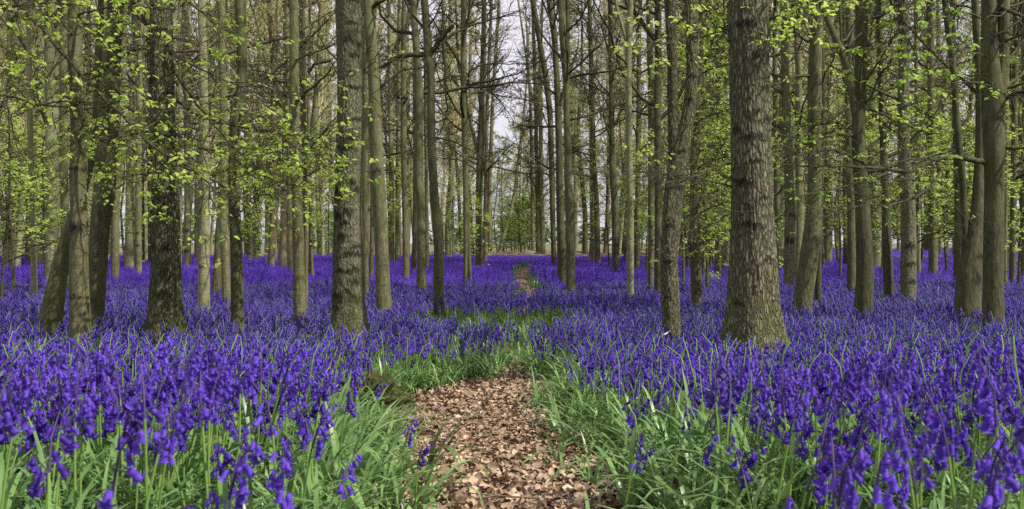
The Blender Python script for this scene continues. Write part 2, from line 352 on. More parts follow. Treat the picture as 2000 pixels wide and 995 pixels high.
# (key, label, bark, polyline base->top [(x,y,width)...], options)
TR = [
 ('T1','leaning grey-brown trunk slanting behind the two close trunks at left','olive',[(93,656,46),(106,581,38),(117,521,32),(140,430,23),(160,380,20),(177,320,18),(186,260,18),(190,200,17),(195,80,17),(200,0,15)],dict(flare=.35,moss=.5)),
 ('T2','front knotty trunk of the tight left pair, bulging with a dark burr','olive',[(158,676,44),(154.5,581,38),(154,521,36),(156,400,32),(151,380,31),(156,281,34),(152,201,27),(147,120,27),(147,40,27),(149,0,28)],dict(flare=.1,scars=[(151,578,12,3),(153,445,14,9),(161,233,10,4),(158,205,7,3),(150,330,10,2)])),
 ('T3','dark smooth trunk leaning right directly behind the knotty left trunk','dark',[(186,659,30),(189,581,32),(190,521,36),(196,430,37),(203,400,42),(208,281,41),(212,201,38),(217,140,32),(224,40,32),(225,0,32)],dict(flare=.15)),
 ('T4','stout tree with deeply cracked bark and mossy flared foot, left of centre','fissured',[(325,664,78),(324,646,69),(323,626,62),(324,581,57),(324.6,521,55),(324.6,460,52),(324,400,50),(320,281,49),(316,200,50),(315,120,46),(315,0,42)],dict(flare=.30,rough=.010,moss=1,scars=[(307,481,9,5),(331,483,7,6),(310,418,12,4),(331,533,11,6),(325,572,14,4),(302,159,12,5),(318,60,12,3),(335,185,9,6)])),
 ('T5','slim pale green trunk just right of the stout cracked-bark tree','pale',[(398,611,24),(399,521,21),(401,400,20),(399,250,18),(396,100,16),(394,0,15)],dict(flare=.25,scars=[(400,470,6,2),(396,520,6,2)])),
 ('T6','thin trunk leaning right, foot just left of a straight slim trunk','olive',[(423,578,22),(425,521,16),(427,460,13),(432,380,12),(436,200,12),(440,0,10)],dict(flare=.3)),
 ('T7','slim straight trunk between the thin leaner and the dark trunk','olive',[(442,596,16),(441,521,17),(434,400,18),(438,280,17),(436,200,16),(432,0,15)],dict(flare=.15)),
 ('T8','dark straight trunk standing in bluebells right of the slim trio','dark',[(465,655,26),(463,581,25),(462,490,23),(457,400,22),(456,321,19),(460,250,19),(472,181,19),(473,100,20),(468,0,22)],dict(flare=.12)),
 ('T9','straight olive trunk with a worn foot, left of the scarred tree','olive',[(586,635,26),(584,551,23),(581,400,20),(577,350,20),(576,281,20),(575,200,19),(574,100,18),(574,0,17)],dict(flare=.12,scars=[(589,620,8,3)])),
 ('T10','slim brownish trunk close behind the straight olive trunk','olive',[(605,545,16),(602,460,16),(600,400,16),(598,320,14),(593,240,12),(590,40,12),(590,0,11)],dict(flare=.1)),
 ('T10b','very thin stem touching the right side of the straight olive trunk','olive',[(598,608,8),(598,520,8),(600,400,7),(603,200,6),(606,0,5)],dict(flare=.1)),
 ('T11','thin trunk standing left behind the straight olive trunk','olive',[(567,533,12),(566,400,11),(563,200,10),(560,0,9)],dict(flare=.1)),
 ('T12','massive grey-green tree with rows of dark knot scars and a broken stick at its foot','scarred',[(681,657,70),(681,636,64),(680.5,611,61),(680,581,59),(679.5,521,57),(678,400,54),(682,281,54),(685,200,52),(683,100,52),(682,0,53)],dict(flare=.24,rough=.007,moss=.8,scars=[(693,6,9,3),(689,48,9,3),(687,80,9,5),(706,88,7,5),(695,110,8,4),(689,145,9,4),(685,173,14,3),(703,173,8,3),(701,233,9,2),(681,273,16,3),(677,289,16,4),(673,321,9,3),(661,356,9,5),(689,356,9,5),(699,372,7,5),(663,374,9,6),(681,415,11,6),(662,420,8,6),(678,435,8,4),(672,462,10,5),(699,481,11,3),(693,495,20,4),(669,527,9,3),(693,527,14,5),(696,548,10,5),(663,578,14,6),(681,569,12,5),(697,581,10,6),(660,598,9,3)])),
 ('T13','smooth leaning trunk with a wide foot, immediately right of the scarred tree','olive',[(751,611,30),(749,581,29),(747,521,28),(741,400,27),(735,281,25),(732,201,23),(728,120,22),(722,40,22),(719,0,22)],dict(flare=.25,scars=[(738,335,8,4)])),
 ('T14','thin trunk half hidden behind the right edge of the scarred tree','olive',[(715,581,11),(713,400,12),(714,200,13),(716,0,12)],dict(flare=.1)),
 ('T15','very thin trunk in the gap behind the smooth leaning one','olive',[(725,548,9),(728,400,9),(724,0,8)],dict()),
 ('T17','dark sinuous trunk throwing one limb left and one right near the top','dark',[(857,594,23),(857,551,21),(857.5,490,19),(854,430,20),(849,400,18),(842.5,281,16),(841,200,16),(843,160,15),(839,120,15),(835,80,16),(829,0,14)],dict(flare=.12)),
 ('T18','straight dark trunk just left of the sinuous dark one','dark',[(823,570,20),(823,521,17),(822,400,16),(818,360,17),(819,200,18),(815,120,15),(806,0,12)],dict(flare=.15)),
 ('T19','straight slim trunk, third to the left of the sinuous dark one','olive',[(793,548,13),(791.5,400,13),(788,280,12),(788,100,10),(789,0,9)],dict(flare=.1)),
 ('T20','thin dark trunk between the slim straight and the straight dark trunk','dark',[(808,536,10),(811,400,9),(811,0,7)],dict()),
 ('T21','double dark trunk with two pale feet pressed together','dark',[(909,554,9),(910,500,10),(910,400,11),(909,320,11),(906,200,13),(905,0,10)],dict(flare=.1,forks=[[(918,545,8),(916,500,8),(914,440,8),(911,340,7)]])),
 ('T22','ivy-speckled trunk left of the far bend of the path','dark',[(936,528,14),(935,400,13),(938,320,15),(942,200,13),(946,0,9)],dict(flare=.2,forks=[[(938,320,8),(915,220,6),(895,130,5),(890,0,4)]])),
 ('T22b','thin brown trunk touching the ivy-speckled one on its right','brown',[(947,515,8),(948,400,8),(952,200,7),(960,0,6)],dict()),
 ('T24','thin trunk visible just right of the straight dark trunk','olive',[(834,531,9),(833,400,8),(830,0,7)],dict()),
 ('T23','slim far trunk beyond the brushwood, left of the double trunk','olive',[(883,499,10),(882,400,9),(880,0,7)],dict()),
 ('T25','slim far olive trunk left of a leaning pair beyond the brushwood','olive',[(957,496,9),(955,400,8),(962,200,7),(975,0,6)],dict()),
 ('T25b','pale far trunk leaning strongly right beside the open glade','pale',[(974,496,8),(985,455,7),(996,420,6),(1006,370,6),(1020,250,5),(1030,150,4)],dict()),
 ('T26','slim brown trunk on the right rim of the green glade','brown',[(1041,498,7),(1040,400,7),(1036,200,6),(1030,100,5)],dict()),
 ('T27','dark slim trunk pressed against a pale one beyond the path end','dark',[(1051,499,8),(1050,400,8),(1046,200,7),(1040,0,6)],dict()),
 ('T28','pale slim trunk forking high, just beyond where the path ends','pale',[(1060,499,10),(1060,440,10),(1057,380,9),(1056,240,8)],dict(forks=[[(1056,240,7),(1046,205,6),(1035,180,5),(1026,100,4),(1012,0,4)],[(1056,240,7),(1058,190,6),(1056,130,5),(1060,0,4)]])),
 ('T29','trunk curving left high above the path, left of the tight dark cluster','dark',[(1082,524,10),(1079,400,11),(1075,230,11),(1068,160,12),(1055,85,11),(1040,0,11)],dict(flare=.1)),
 ('T30','thin stem squeezed into the left of the tight dark cluster','dark',[(1092,548,8),(1092,480,8),(1090,400,8),(1089,200,7)],dict()),
 ('T31','middle dark trunk of the tight cluster right of the path','dark',[(1099,551,14),(1096,450,14),(1094,400,14),(1093,320,13),(1091,241,13),(1088,160,12),(1084,80,12),(1072,0,12)],dict(flare=.1)),
 ('T32','front trunk of the tight cluster right of the path','dark',[(1114,572,19),(1114,490,17),(1112,400,16),(1107,241,13),(1106,160,13),(1100,80,15),(1096,0,15)],dict(flare=.1,forks=[[(1106,160,8),(1108,80,8),(1108,0,7)]])),
 ('T33','thin trunk left of a sturdier one beyond the tight cluster','olive',[(1157,516,8),(1155,400,7),(1152,0,6)],dict()),
 ('T34','upright trunk with a pale foot halfway between cluster and pale stem','olive',[(1167,521,12),(1166,400,10),(1160,320,9),(1158,240,9),(1151,0,8)],dict(flare=.2)),
 ('T35','dark upright trunk with a widened foot, left of the pale stem','dark',[(1203,539,15),(1201,400,13),(1195,320,12),(1194,160,11),(1192,0,10)],dict(flare=.25)),
 ('T36','pale lit slender trunk forking at the top, left of the rough forked tree','pale',[(1232,587,14),(1231,490,14),(1231,400,14),(1228,241,13),(1227,120,12),(1232,0,10)],dict(flare=.1,forks=[[(1229,110,8),(1218,60,7),(1205,20,7),(1196,-40,6)]])),
 ('T38','dark slim trunk directly right of the pale slender one','dark',[(1244,533,12),(1245,400,10),(1247,200,9),(1250,0,8)],dict()),
 ('T39','slim olive trunk between the pale slender one and the rough forked tree','olive',[(1271,572,11),(1272,400,13),(1272,200,13),(1268,0,13)],dict(flare=.05)),
 ('T40','dark trunk tucked against the left side of the rough forked tree','dark',[(1286,578,16),(1286,400,15),(1284,200,14),(1286,0,13)],dict(flare=.1)),
 ('T41','rough-barked tree forking in two at mid height, right of centre','fissured',[(1312,661,36),(1311,611,34),(1309.5,581,34),(1306.5,521,35),(1309.5,460,35),(1313,400,37),(1320,350,40),(1326,300,38),(1334,270,32),(1343,235,27),(1348.5,200,25),(1353.5,120,25),(1352,40,27),(1350,0,27)],dict(flare=.18,rough=.009,moss=.4,scars=[(1307,439,8,3),(1300,510,14,2),(1345,195,8,3),(1352,148,9,3),(1356,75,8,4),(1322,366,12,3),(1330,296,8,3)],forks=[[(1320,330,26),(1317,290,24),(1315,241,22),(1314,200,20),(1313,120,20),(1311,60,22),(1309,0,24),(1305,-80,22)]])),
 ('T42','leafy trunk with bright green sprays between the forked tree and the biggest tree','dark',[(1361,599,22),(1360,536,21),(1357,445,22),(1357,300,19),(1366,100,17),(1370,0,16)],dict(flare=.1,scars=[(1365,568,9,3)])),
 ('T43','pale foot of a thin trunk leaning left behind the leafy trunk','pale',[(1378,542,8),(1375,515,8),(1368,480,8),(1360,400,7)],dict()),
 ('T44','thin dark trunk in the green gap left of the biggest tree','dark',[(1405,549,8),(1404,400,8),(1402,0,6)],dict()),
 ('T45','thin olive trunk beside the dark one in the green gap','olive',[(1411,533,6),(1412,400,6),(1414,0,5)],dict()),
 ('T46','biggest tree of all, thick trunk of deeply furrowed bark with mossy roots','rough',[(1476,684,122),(1475,662,109),(1474,640,101),(1473,611,97),(1472,560,95),(1472,521,93),(1469,400,83),(1466,241,78),(1463,120,79),(1460,0,80)],dict(flare=.27,rough=.010,moss=.9,scars=[(1467,269,20,4),(1451,52,18,6),(1431,257,12,7),(1469,116,11,4),(1491,235,11,4),(1469,315,12,2),(1483,386,11,3),(1458,439,22,5),(1491,505,11,4),(1437,590,12,4),(1440,355,20,5)])),
 ('T46b','slim trunk half hidden by the right edge of the biggest tree','olive',[(1519,545,10),(1518,400,12),(1513,100,10)],dict()),
 ('T47','mottled grey trunk next right of the biggest tree','scarred',[(1540,569,20),(1543,490,22),(1544,400,22),(1536,240,17),(1530,0,14)],dict(flare=.08,scars=[(1545,420,9,4),(1541,470,8,5)])),
 ('T48','olive trunk between the mottled one and the dark leaner','olive',[(1556,556,18),(1560,480,18),(1562,400,18),(1560,300,14),(1560,130,13),(1553,0,17)],dict()),
 ('T49','dark heavy trunk leaning right with a splayed foot','dark',[(1566,609,34),(1571,560,36),(1578,521,36),(1586,460,33),(1591,400,27),(1592,281,26),(1591,160,27),(1594,80,24),(1598,0,23)],dict(flare=.15)),
 ('T50','dark foot showing directly behind the dark leaner','dark',[(1597,594,14),(1599,521,12),(1602,400,11),(1608,200,10)],dict()),
 ('T51','slim dark trunk left of the tall forked dark tree','dark',[(1663,572,17),(1663,400,17),(1657,240,15),(1659,0,14)],dict()),
 ('T52','thin ivy-clad trunk farther back, left of the slim dark trunk','dark',[(1651,521,8),(1650,400,8),(1648,0,7)],dict()),
 ('T53','tall dark smooth tree sending a thick fork up to the left','dark',[(1685,620,34),(1687,581,34),(1690,521,33),(1688,460,31),(1685,400,29),(1681,350,28),(1676,281,26),(1678,201,26),(1680,120,25),(1684,40,25),(1684,0,25)],dict(flare=.14,forks=[[(1674,225,20),(1664,175,18),(1655,135,16),(1647,110,15),(1632,75,13),(1615,35,13),(1598,-10,13),(1575,-80,11)],[(1646,108,7),(1642,70,5),(1640,0,5),(1639,-60,4)],[(1690,60,9),(1697,30,9),(1708,-5,8),(1722,-60,7)]])),
 ('T54','thin trunk, left one of two behind the tall forked dark tree','olive',[(1710,525,9),(1709,400,9),(1707,0,7)],dict()),
 ('T55','thin trunk, right one of two behind the tall forked dark tree','olive',[(1719,523,7),(1718,400,7),(1722,0,6)],dict()),
 ('T56','dark trunk with a broad foot, left neighbour of the pale-footed tree','dark',[(1737,585,21),(1734,521,19),(1731,430,17),(1730,400,16),(1726,300,14),(1721,150,13),(1716,0,13)],dict(flare=.1)),
 ('T57','sturdy ridged tree with a pale splayed foot amid the right flowers','scarred',[(1774,587,28),(1774,521,29),(1774,460,28),(1774,400,26),(1769,370,24),(1764,241,22),(1766,120,20),(1765,40,22),(1764,0,20)],dict(flare=.15,rough=.005,scars=[(1774,480,9,5),(1775,515,9,3),(1776,550,9,3)])),
 ('T58','slim trunk just right of the pale-footed tree','olive',[(1794,539,9),(1793,400,9),(1788,0,8)],dict()),
 ('T59','clean olive trunk alone in front of the right brushwood','olive',[(1823,539,17),(1822,470,16),(1821,400,15),(1819,200,14),(1816,0,12)],dict(flare=.08)),
 ('T60','thin dark trunk beside the clean olive one','dark',[(1835,499,8),(1834,400,8),(1832,0,7)],dict()),
 ('T61','slim leaf-covered trunk touching the swollen tree at far right','dark',[(1868,555,13),(1870,480,13),(1871,400,13),(1865,200,11),(1860,0,10)],dict()),
 ('T62','swollen dark double tree with a curved second stem rising from its shoulder','dark',[(1889,625,46),(1889.5,581,46),(1893,536,48),(1901,490,40),(1909,430,30),(1912,390,26),(1916,281,22),(1914,160,16),(1909,80,15),(1904,0,14)],dict(flare=.08,scars=[(1900,545,8,9),(1905,500,7,4)],forks=[[(1889,510,24),(1887,460,15),(1884,420,14),(1883,390,13),(1878,320,13),(1871,270,14),(1866,200,12),(1862,130,12),(1852,60,12),(1845,0,12),(1838,-80,11)]])),
 ('T63','thick smooth trunk at far right whose long limb reaches left','dark',[(1940,635,40),(1940,581,40),(1940,521,39),(1941,400,36),(1942,350,37),(1940,230,42),(1938,180,42),(1934,120,34),(1932,40,29),(1931,0,28)],dict(flare=.12,scars=[(1938,78,10,8)],forks=[[(1950,210,24),(1957,160,21),(1961,120,20),(1960,40,22),(1959,-20,22),(1962,-100,20)]])),
 ('T64','thin stem right behind the limb-bearing trunk at far right','olive',[(1962,563,8),(1964,400,9),(1968,0,8)],dict()),
 ('T65','slim back trunk right of the limb-bearing trunk','dark',[(1966,528,9),(1968,400,10),(1972,0,8)],dict()),
 ('T66','straight dark trunk near the right edge','dark',[(1977,557,13),(1979,400,12),(1982,200,11),(1984,0,11)],dict(flare=.1)),
 ('T68','dark trunk standing on the very right edge','dark',[(1999,549,16),(2000,400,14),(2003,200,13),(2000,0,12)],dict(flare=.1)),
 ('T69','slim trunk nearest the left edge','olive',[(15,524,10),(16,400,10),(17,200,9),(19,0,9)],dict()),
 ('T70','ivy-covered slim trunk, second from the left edge','dark',[(27,510,11),(28,400,11),(32,200,11),(30,0,10)],dict()),
 ('T71','dark brown slim trunk, left of the thin pale stem','dark',[(54,515,11),(56,400,11),(62,200,10),(70,0,9)],dict()),
 ('T72','thin pale stem standing alone in the left flowers','pale',[(67,587,13),(66,521,12),(64,400,12),(61,340,11),(58,200,11),(55,0,9)],dict(flare=.25)),
 ('T73','broad pale grey trunk with small knots behind the leaning left tree','pale',[(103,552,26),(103,400,26),(103,300,27),(100,120,26),(100,0,25)],dict(flare=.1,scars=[(106,454,4,2),(98,330,4,2),(108,430,4,2),(100,240,4,2)])),
 ('T74','slim olive trunk right beside the broad pale grey one','olive',[(128,566,15),(127,430,16),(124,300,15),(124,0,14)],dict()),
 ('T75','olive trunk right of the left pair with a soft rounded foot','olive',[(225,549,16),(225,400,16),(233,300,15),(240,120,13),(244,0,12)],dict(flare=.05)),
 ('T76','knotted slim trunk between the left pair and the stout cracked tree','pale',[(271,545,12),(270,400,12),(272,200,12),(275,0,11)],dict(scars=[(270,455,4,2),(271,480,4,2)])),
 ('T77','thin brown trunk right behind the knotted slim one','brown',[(279,518,8),(278,400,8),(270,200,14),(268,80,16),(262,0,15)],dict()),
 ('T78','slim dark trunk touching the left side of the cracked tree','dark',[(293,518,9),(293,400,9),(290,0,8)],dict()),
 ('T79','pale knotted trunk right of the stout cracked tree, farther back','pale',[(366,528,14),(367,400,13),(365,200,12),(360,0,11)],dict(flare=.1,scars=[(366,450,5,2),(365,490,5,2)])),
 ('T80','very thin trunk between the cracked tree and the pale knotted one','olive',[(352,530,6),(353,400,6),(350,0,5)],dict()),
 ('T82','slim back trunk with low green leaves left of the thin olive one','olive',[(488,512,10),(486,400,10),(480,200,10),(476,0,9)],dict()),
 ('T83','far slim trunk with a leafy foot in the left middle gap','pale',[(524,499,11),(524,400,11),(520,0,9)],dict()),
 ('T84','far trunk leaning slightly right in the left middle gap','pale',[(546,499,7),(542,440,7),(536,380,6),(530,200,6)],dict()),
 ('T85','slim trunk, left one of the pair right of the smooth leaner','olive',[(766,515,10),(765,400,10),(762,200,9),(760,0,8)],dict()),
 ('T86','thin trunk, right one of the pair right of the smooth leaner','olive',[(775,514,8),(776,400,8),(778,200,8),(780,0,7)],dict()),
]
TREE = {}
COUNT = [0]
def poly_world(pl, d, dd=0.0):
    return np.array([px2(x, y, d+dd) for x, y, w in pl]), np.array([w/F*d/2 for x, y, w in pl])
def build_tree(key, label, bark, pl, o):
    d = depth_of(pl[0][1]); P, r = poly_world(pl, d)
    gb = float(gz(P[0, 0], d)); base = P[0].copy(); base[2] = gb-.08
    P = np.vstack([base, P]); r = np.concatenate([[r[0]], r])
    ok = np.concatenate([[True], np.diff(P[:, 2]) > .01]); P = P[ok]; r = r[ok]
    seed = sum(ord(c)*(i+3) for i, c in enumerate(key)) % 997
    g = np.random.default_rng(seed)
    ztop = P[-1, 2]; H = max(ztop+4, g.uniform(15, 18)); n = 6
    if pl[-1][1] <= 0 or True:
        dirx = (P[-1, 0]-P[-2, 0])/(P[-1, 2]-P[-2, 2]); ex = []; er = []
        for k in range(1, n+1):
            t = k/n; z = ztop+(H-ztop)*t
            ex.append([P[-1, 0]+dirx*(z-ztop)*.35*(1-t*.5)+g.normal(0, .08), d+g.normal(0, .1)*t, z]); er.append(max(.02, r[-1]*(1-.8*t)))
        P = np.vstack([P, ex]); r = np.concatenate([r, er])
    wpx = r[1]/d*F*2; rough = o.get('rough', 0)
    hi = rough > .004 or o.get('scars')
    sides = int(np.clip(wpx*(2.6 if rough > .004 else 1.6 if hi else 1.0), 10, 220))
    step = max(.012 if rough > .004 else .02, 1.3*d/F*2*(1 if hi else 6))
    scars = []
    for (sx, sy, sw, sh) in o.get('scars', []):
        c = px2(sx, sy, d); scars.append((c[0], 0, c[2], sw/F*d, max(sh/F*d*1.1, .012)))
    root = thing('tree', label, 'tree', (base[0], d, gb))
    me = trunk_mesh('trunk', P-root.location, r, M[bark], rough, o.get('flare', .05)*1.9+.10, [(a-base[0], 0, c-gb, w_, h_) for a, b_, c, w_, h_ in scars], seed, sides, step, o.get('moss', 0), fine_to=(CAMZ+HY/F*d+.3-gb))
    obj('trunk', me, root)
    for fk in o.get('forks', []):
        Pf, rf = poly_world(fk, d, .0)
        t = Pf[-1].copy(); u = unit(Pf[-1]-Pf[-2])
        if fk[-1][1] < 60:
            ext = [t+u*1.2+np.array([0, .1, .4]), t+u*2.2+np.array([0, .2, 1.3]), t+u*3+np.array([.1, .3, 2.8])]; Pf = np.vstack([Pf, ext]); rf = np.concatenate([rf, rf[-1]*np.array([.8, .55, .2])])
        s_ = int(np.clip(fk[0][2]*(2 if rough > .004 else 1), 8, 90))
        fm = trunk_mesh('limb', Pf-root.location, rf, M[bark], rough*.8, 0, (), seed+7, s_, max(step, .03), 0, fine_to=(CAMZ+HY/F*d+.3-gb))
        obj('limb', fm, root)
    zc = P[:, 2]-gb
    def pf(z): return np.stack([np.interp(z, zc, P[:, 0])-base[0], np.interp(z, zc, P[:, 1])-d, z], -1)
    TREE[key] = dict(root=root, d=d, P=P, r=r, pf=pf, H=H-gb, seed=seed, gb=gb, x=base[0], acc=Acc(), lacc=Acc(), rad=lambda z: np.interp(z, zc, r))
    return TREE[key]
for t in TR: build_tree(*t)
# a tree just outside the left frame edge whose boughs hang into view
build_tree('T0', 'bough-bearing tree at the left edge, only its hanging leafy boughs in view', 'olive', [(-75, 668, 40), (-75, 400, 34), (-80, 0, 30)], {})

def bough(key, pts, dz=-.6, w0=6, w1=1.2, nt=9, tl=.45, nleaf=0, ls=.043, seed=0, sag=.0):
    """explicit bough on a tree: px polyline, twigs along it, leaves on the twigs"""
    tl = tl*1.3; T = TREE[key]; d = T['d']; n = len(pts); sd = T['seed']+seed*13+int(abs(pts[-1][0]))+int(abs(pts[-1][1])); g = np.random.default_rng(sd)
    P = np.array([px2(x, y, d+dz*(i/(n-1))) for i, (x, y) in enumerate(pts)])
    P[1:-1] += 0
    m = 4*(n-1)+1; ti = np.linspace(0, n-1, m); Pi = np.stack([np.interp(ti, np.arange(n), P[:, k]) for k in range(3)], -1)
    for _ in range(2): Pi[1:-1] = .5*Pi[1:-1]+.25*(Pi[:-2]+Pi[2:])
    Pi[1:-1] += g.normal(0, .004*d/8, (m-2, 3)); wd = d/F/2
    r = np.linspace(w0, w1, m)*wd*1.35
    loc = np.array(T['root'].location); Pi = Pi-loc
    acc = Acc(); acc.add(*tubes(Pi[None], r[None], 6))
    if nt:
        seg = np.diff(Pi, axis=0); k = g.integers(m//4, m-1, nt); s = Pi[k]; d0 = unit(seg[k])
        D = unit(d0*.9+unit(g.normal(0, 1, (nt, 3))*np.array([1, .8, .55])))
        def walk(s, D, L, n_, j):
            A = np.zeros((len(s), n_, 3)); A[:, 0] = s; dd = D
            for q in range(1, n_):
                dd = unit(dd+g.normal(0, j, dd.shape)+np.array([0, 0, -sag])); A[:, q] = A[:, q-1]+dd*(L/(n_-1))[:, None]
            return A
        L = tl*g.uniform(.5, 1.3, nt); A = walk(s, D, L, 6, .22)
        acc.add(*tubes(A, np.maximum(.0032, w1*wd*.9)*np.linspace(1.2, .5, 6)[None]*np.ones((nt, 1)), 3))
        ix = np.repeat(np.arange(nt), 3); q = g.integers(1, 5, nt*3); s2 = A[ix, q]; D2 = unit(unit(A[ix, q+1]-A[ix, q])+unit(g.normal(0, 1, (nt*3, 3))*np.array([1, .8, .5]))*.8)
        A2 = walk(s2, D2, L[ix]*.45, 4, .25)
        acc.add(*tubes(A2, .0026*np.linspace(1.2, .5, 4)[None]*np.ones((nt*3, 1)), 3))
        if nleaf:
            an = np.concatenate([A[:, 2:].reshape(-1, 3), A2[:, 1:].reshape(-1, 3), Pi[m*2//3:]])
            T['lacc'].add(*leaves(leaf_pts(an, int(nleaf*1.3), sd, .06), ls, .45, sd))
    obj('bough', acc.mesh('bough', M['twig'], True), T['root'])
# long hanging boughs from the off-frame tree at the left
bough('T0', [(-78,-70),(20,-8),(85,58),(135,120),(180,170),(250,238),(300,290),(380,330),(440,390)], -1.3, 7, 1.5, 34, .42, 230)
bough('T0', [(-78,140),(0,182),(60,203),(150,215),(215,207)], -1.0, 5, 1.5, 16, .35, 30)
bough('T0', [(-78,110),(0,178),(14,200),(26,260),(45,325)], -.8, 4, 1.2, 10, .3, 20)
bough('T0', [(-78,-90),(30,-30),(90,20),(150,45),(215,90)], -1.2, 5, 1.2, 22, .4, 150)
bough('T0', [(-78,60),(-10,20),(50,10),(110,5),(170,12)], -1.0, 5, 1.2, 18, .4, 110)
bough('T3', [(224,-60),(290,55),(345,150),(385,205),(430,260),(500,330),(560,372)], -.9, 5, 1.3, 34, .40, 290)
bough('T3', [(222,-30),(262,30),(310,70),(340,110),(420,150),(520,190)], -.7, 5, 1.2, 26, .40, 90)
bough('T3', [(214,130),(245,105),(280,95),(300,90)], -.2, 4, 1.5, 5, .3, 8)
bough('T3', [(206,240),(250,262),(290,255),(340,268)], -.5, 3.5, 1.2, 18, .34, 130)
bough('T2', [(156,235),(175,255),(230,292),(300,320),(380,370)], -.5, 3.5, 1.2, 18, .36, 80)
bough('T2', [(152,150),(180,140),(225,165),(262,172)], -.6, 4, 1.2, 14, .34, 70)
bough('T2', [(148,30),(185,18),(250,10),(335,18)], -.5, 4, 1.2, 18, .36, 110)
bough('T2', [(150,80),(120,40),(80,25),(40,40)], -.5, 4, 1.2, 14, .36, 60)
bough('T4', [(326,-30),(390,20),(430,55),(470,70)], -.4, 5, 1.2, 18, .36, 130)
bough('T4', [(322,180),(380,225),(450,246),(520,255),(600,268),(662,272)], -.5, 4.5, 1.2, 40, .36, 300)
bough('T4', [(322,215),(300,245),(250,266),(185,284)], -.6, 4, 1.2, 18, .34, 110)
bough('T4', [(322,250),(380,285),(440,300),(500,335),(560,338)], -.6, 4, 1.2, 34, .36, 260)
bough('T4', [(324,300),(360,330),(420,352),(470,388)], -.5, 3, 1.2, 16, .34, 110)
bough('T8', [(462,215),(500,262),(560,250),(640,290),(668,302)], -.6, 3.5, 1.2, 26, .36, 170)
bough('T8', [(456,330),(500,300),(540,318),(600,330)], -.5, 3, 1.1, 20, .34, 120)
bough('T8', [(457,390),(470,420),(490,390),(505,372)], -.4, 3, 1.1, 10, .26, 60)
bough('T4', [(322,330),(300,345),(270,340),(240,346)], -.4, 3, 1.1, 10, .3, 50)
bough('T9', [(576,205),(588,190),(610,170),(640,145),(655,120)], -.3, 6, 1.5, 6, .4, 0)
bough('T9', [(575,195),(545,178),(515,160),(490,150)], -.3, 4, 1.2, 7, .4, 10)
bough('T9', [(577,350),(610,340),(650,318)], -.5, 3, 1.1, 8, .35, 8)
bough('T9', [(576,120),(590,112),(625,100),(655,85)], -.4, 4, 1.2, 8, .4, 4)
bough('T13', [(721,22),(735,8),(760,-5),(790,-20)], -.2, 7, 3, 3, .4, 0)
bough('T17', [(836,106),(800,107),(775,112),(750,128),(715,142),(690,150)], .3, 9, 2, 9, .7, 4)
bough('T17', [(842,102),(870,76),(905,55),(950,40),(1005,25)], .4, 7, 1.8, 10, .7, 4)
bough('T17', [(846,99),(857,82),(868,68),(886,50)], -.2, 8, 6, 0)
bough('T17', [(866,80),(868,140),(869,190),(875,215),(866,240),(858,265)], -.1, 4, 1.5, 3, .3, 0)
bough('T17', [(852,270),(880,275),(905,285),(940,305),(965,320)], -.3, 3, 1.2, 6, .4, 6)
bough('T17', [(852,160),(870,152),(895,148)], -.1, 3, 1.2, 3, .2, 0)
for i, y in enumerate(range(-40, 500, 30)):
    bough('T42', [(1360, y+12), (1378, y), (1398, y-8), (1424, y-14+10*(i % 3))], (-.9, .6, -.3)[i % 3], 3.5, 1.1, 16, .42, 110, .05, seed=i)
    if i % 2 == 0: bough('T42', [(1358, y+12), (1345, y+2), (1330, y+6)], .5, 3, 1.1, 7, .4, 28, .05, seed=i+40)
bough('T42', [(1358,440),(1352,465),(1350,490),(1356,505)], -.5, 3, 1.1, 10, .25, 90, .045)
bough('T46', [(1428,365),(1385,352),(1340,345),(1290,342),(1245,347)], -.4, 3, 1, 16, .26, 0)
bough('T46', [(1428,320),(1395,330),(1350,350),(1300,358)], -.4, 2.5, 1, 12, .26, 0)
bough('T46', [(1428,345),(1400,380),(1385,395),(1362,420)], -.3, 2.5, 1, 10, .24, 0)
bough('T46', [(1424,60),(1395,50),(1370,60),(1340,75),(1290,90)], -.3, 3, 1, 14, .26, 60)
bough('T46', [(1500,40),(1530,30),(1560,50),(1580,75)], -.4, 3, 1, 16, .26, 90)
bough('T46', [(1500,-30),(1530,-10),(1550,15)], -.5, 3, 1, 16, .3, 120)
bough('T41', [(1345,225),(1370,235),(1400,255),(1440,262)], -.6, 2, .8, 6, .3, 0)
bough('T41', [(1310,80),(1298,86),(1275,92),(1262,100)], -.3, 2.5, 1, 10, .25, 50)
bough('T41', [(1308,300),(1295,292),(1275,300),(1262,310)], -.3, 2.5, 1, 9, .25, 50)
bough('T53', [(1676,265),(1640,263),(1610,268),(1590,277),(1560,292),(1515,312)], -.4, 6, 1.4, 22, .45, 130)
bough('T53', [(1676,270),(1655,245),(1620,240),(1560,248)], .3, 3, 1.2, 20, .45, 170)
bough('T53', [(1685,210),(1720,222),(1745,235),(1810,262)], .4, 3, 1.2, 22, .42, 230)
bough('T53', [(1686,60),(1660,90),(1670,120),(1665,150)], -1.2, 2.5, 1.2, 10, .3, 26, .075)
bough('T49', [(1590,150),(1560,148),(1530,158),(1505,170)], -.2, 5, 1.4, 10, .5, 30)
bough('T49', [(1580,82),(1550,60),(1530,42),(1510,45)], -.3, 5, 1.4, 18, .45, 120)
bough('T49', [(1592,200),(1606,180),(1625,165),(1648,150)], .3, 4, 1.4, 6, .4, 14)
bough('T63', [(1925,318),(1890,309),(1845,305),(1815,318),(1780,335),(1740,332),(1690,326),(1640,325),(1580,325),(1520,322)], -.9, 9.5, 1.4, 34, .5, 60)
bough('T63', [(1845,305),(1800,310),(1770,312),(1745,318),(1735,330)], -.55, 5, 1.3, 8, .35, 14)
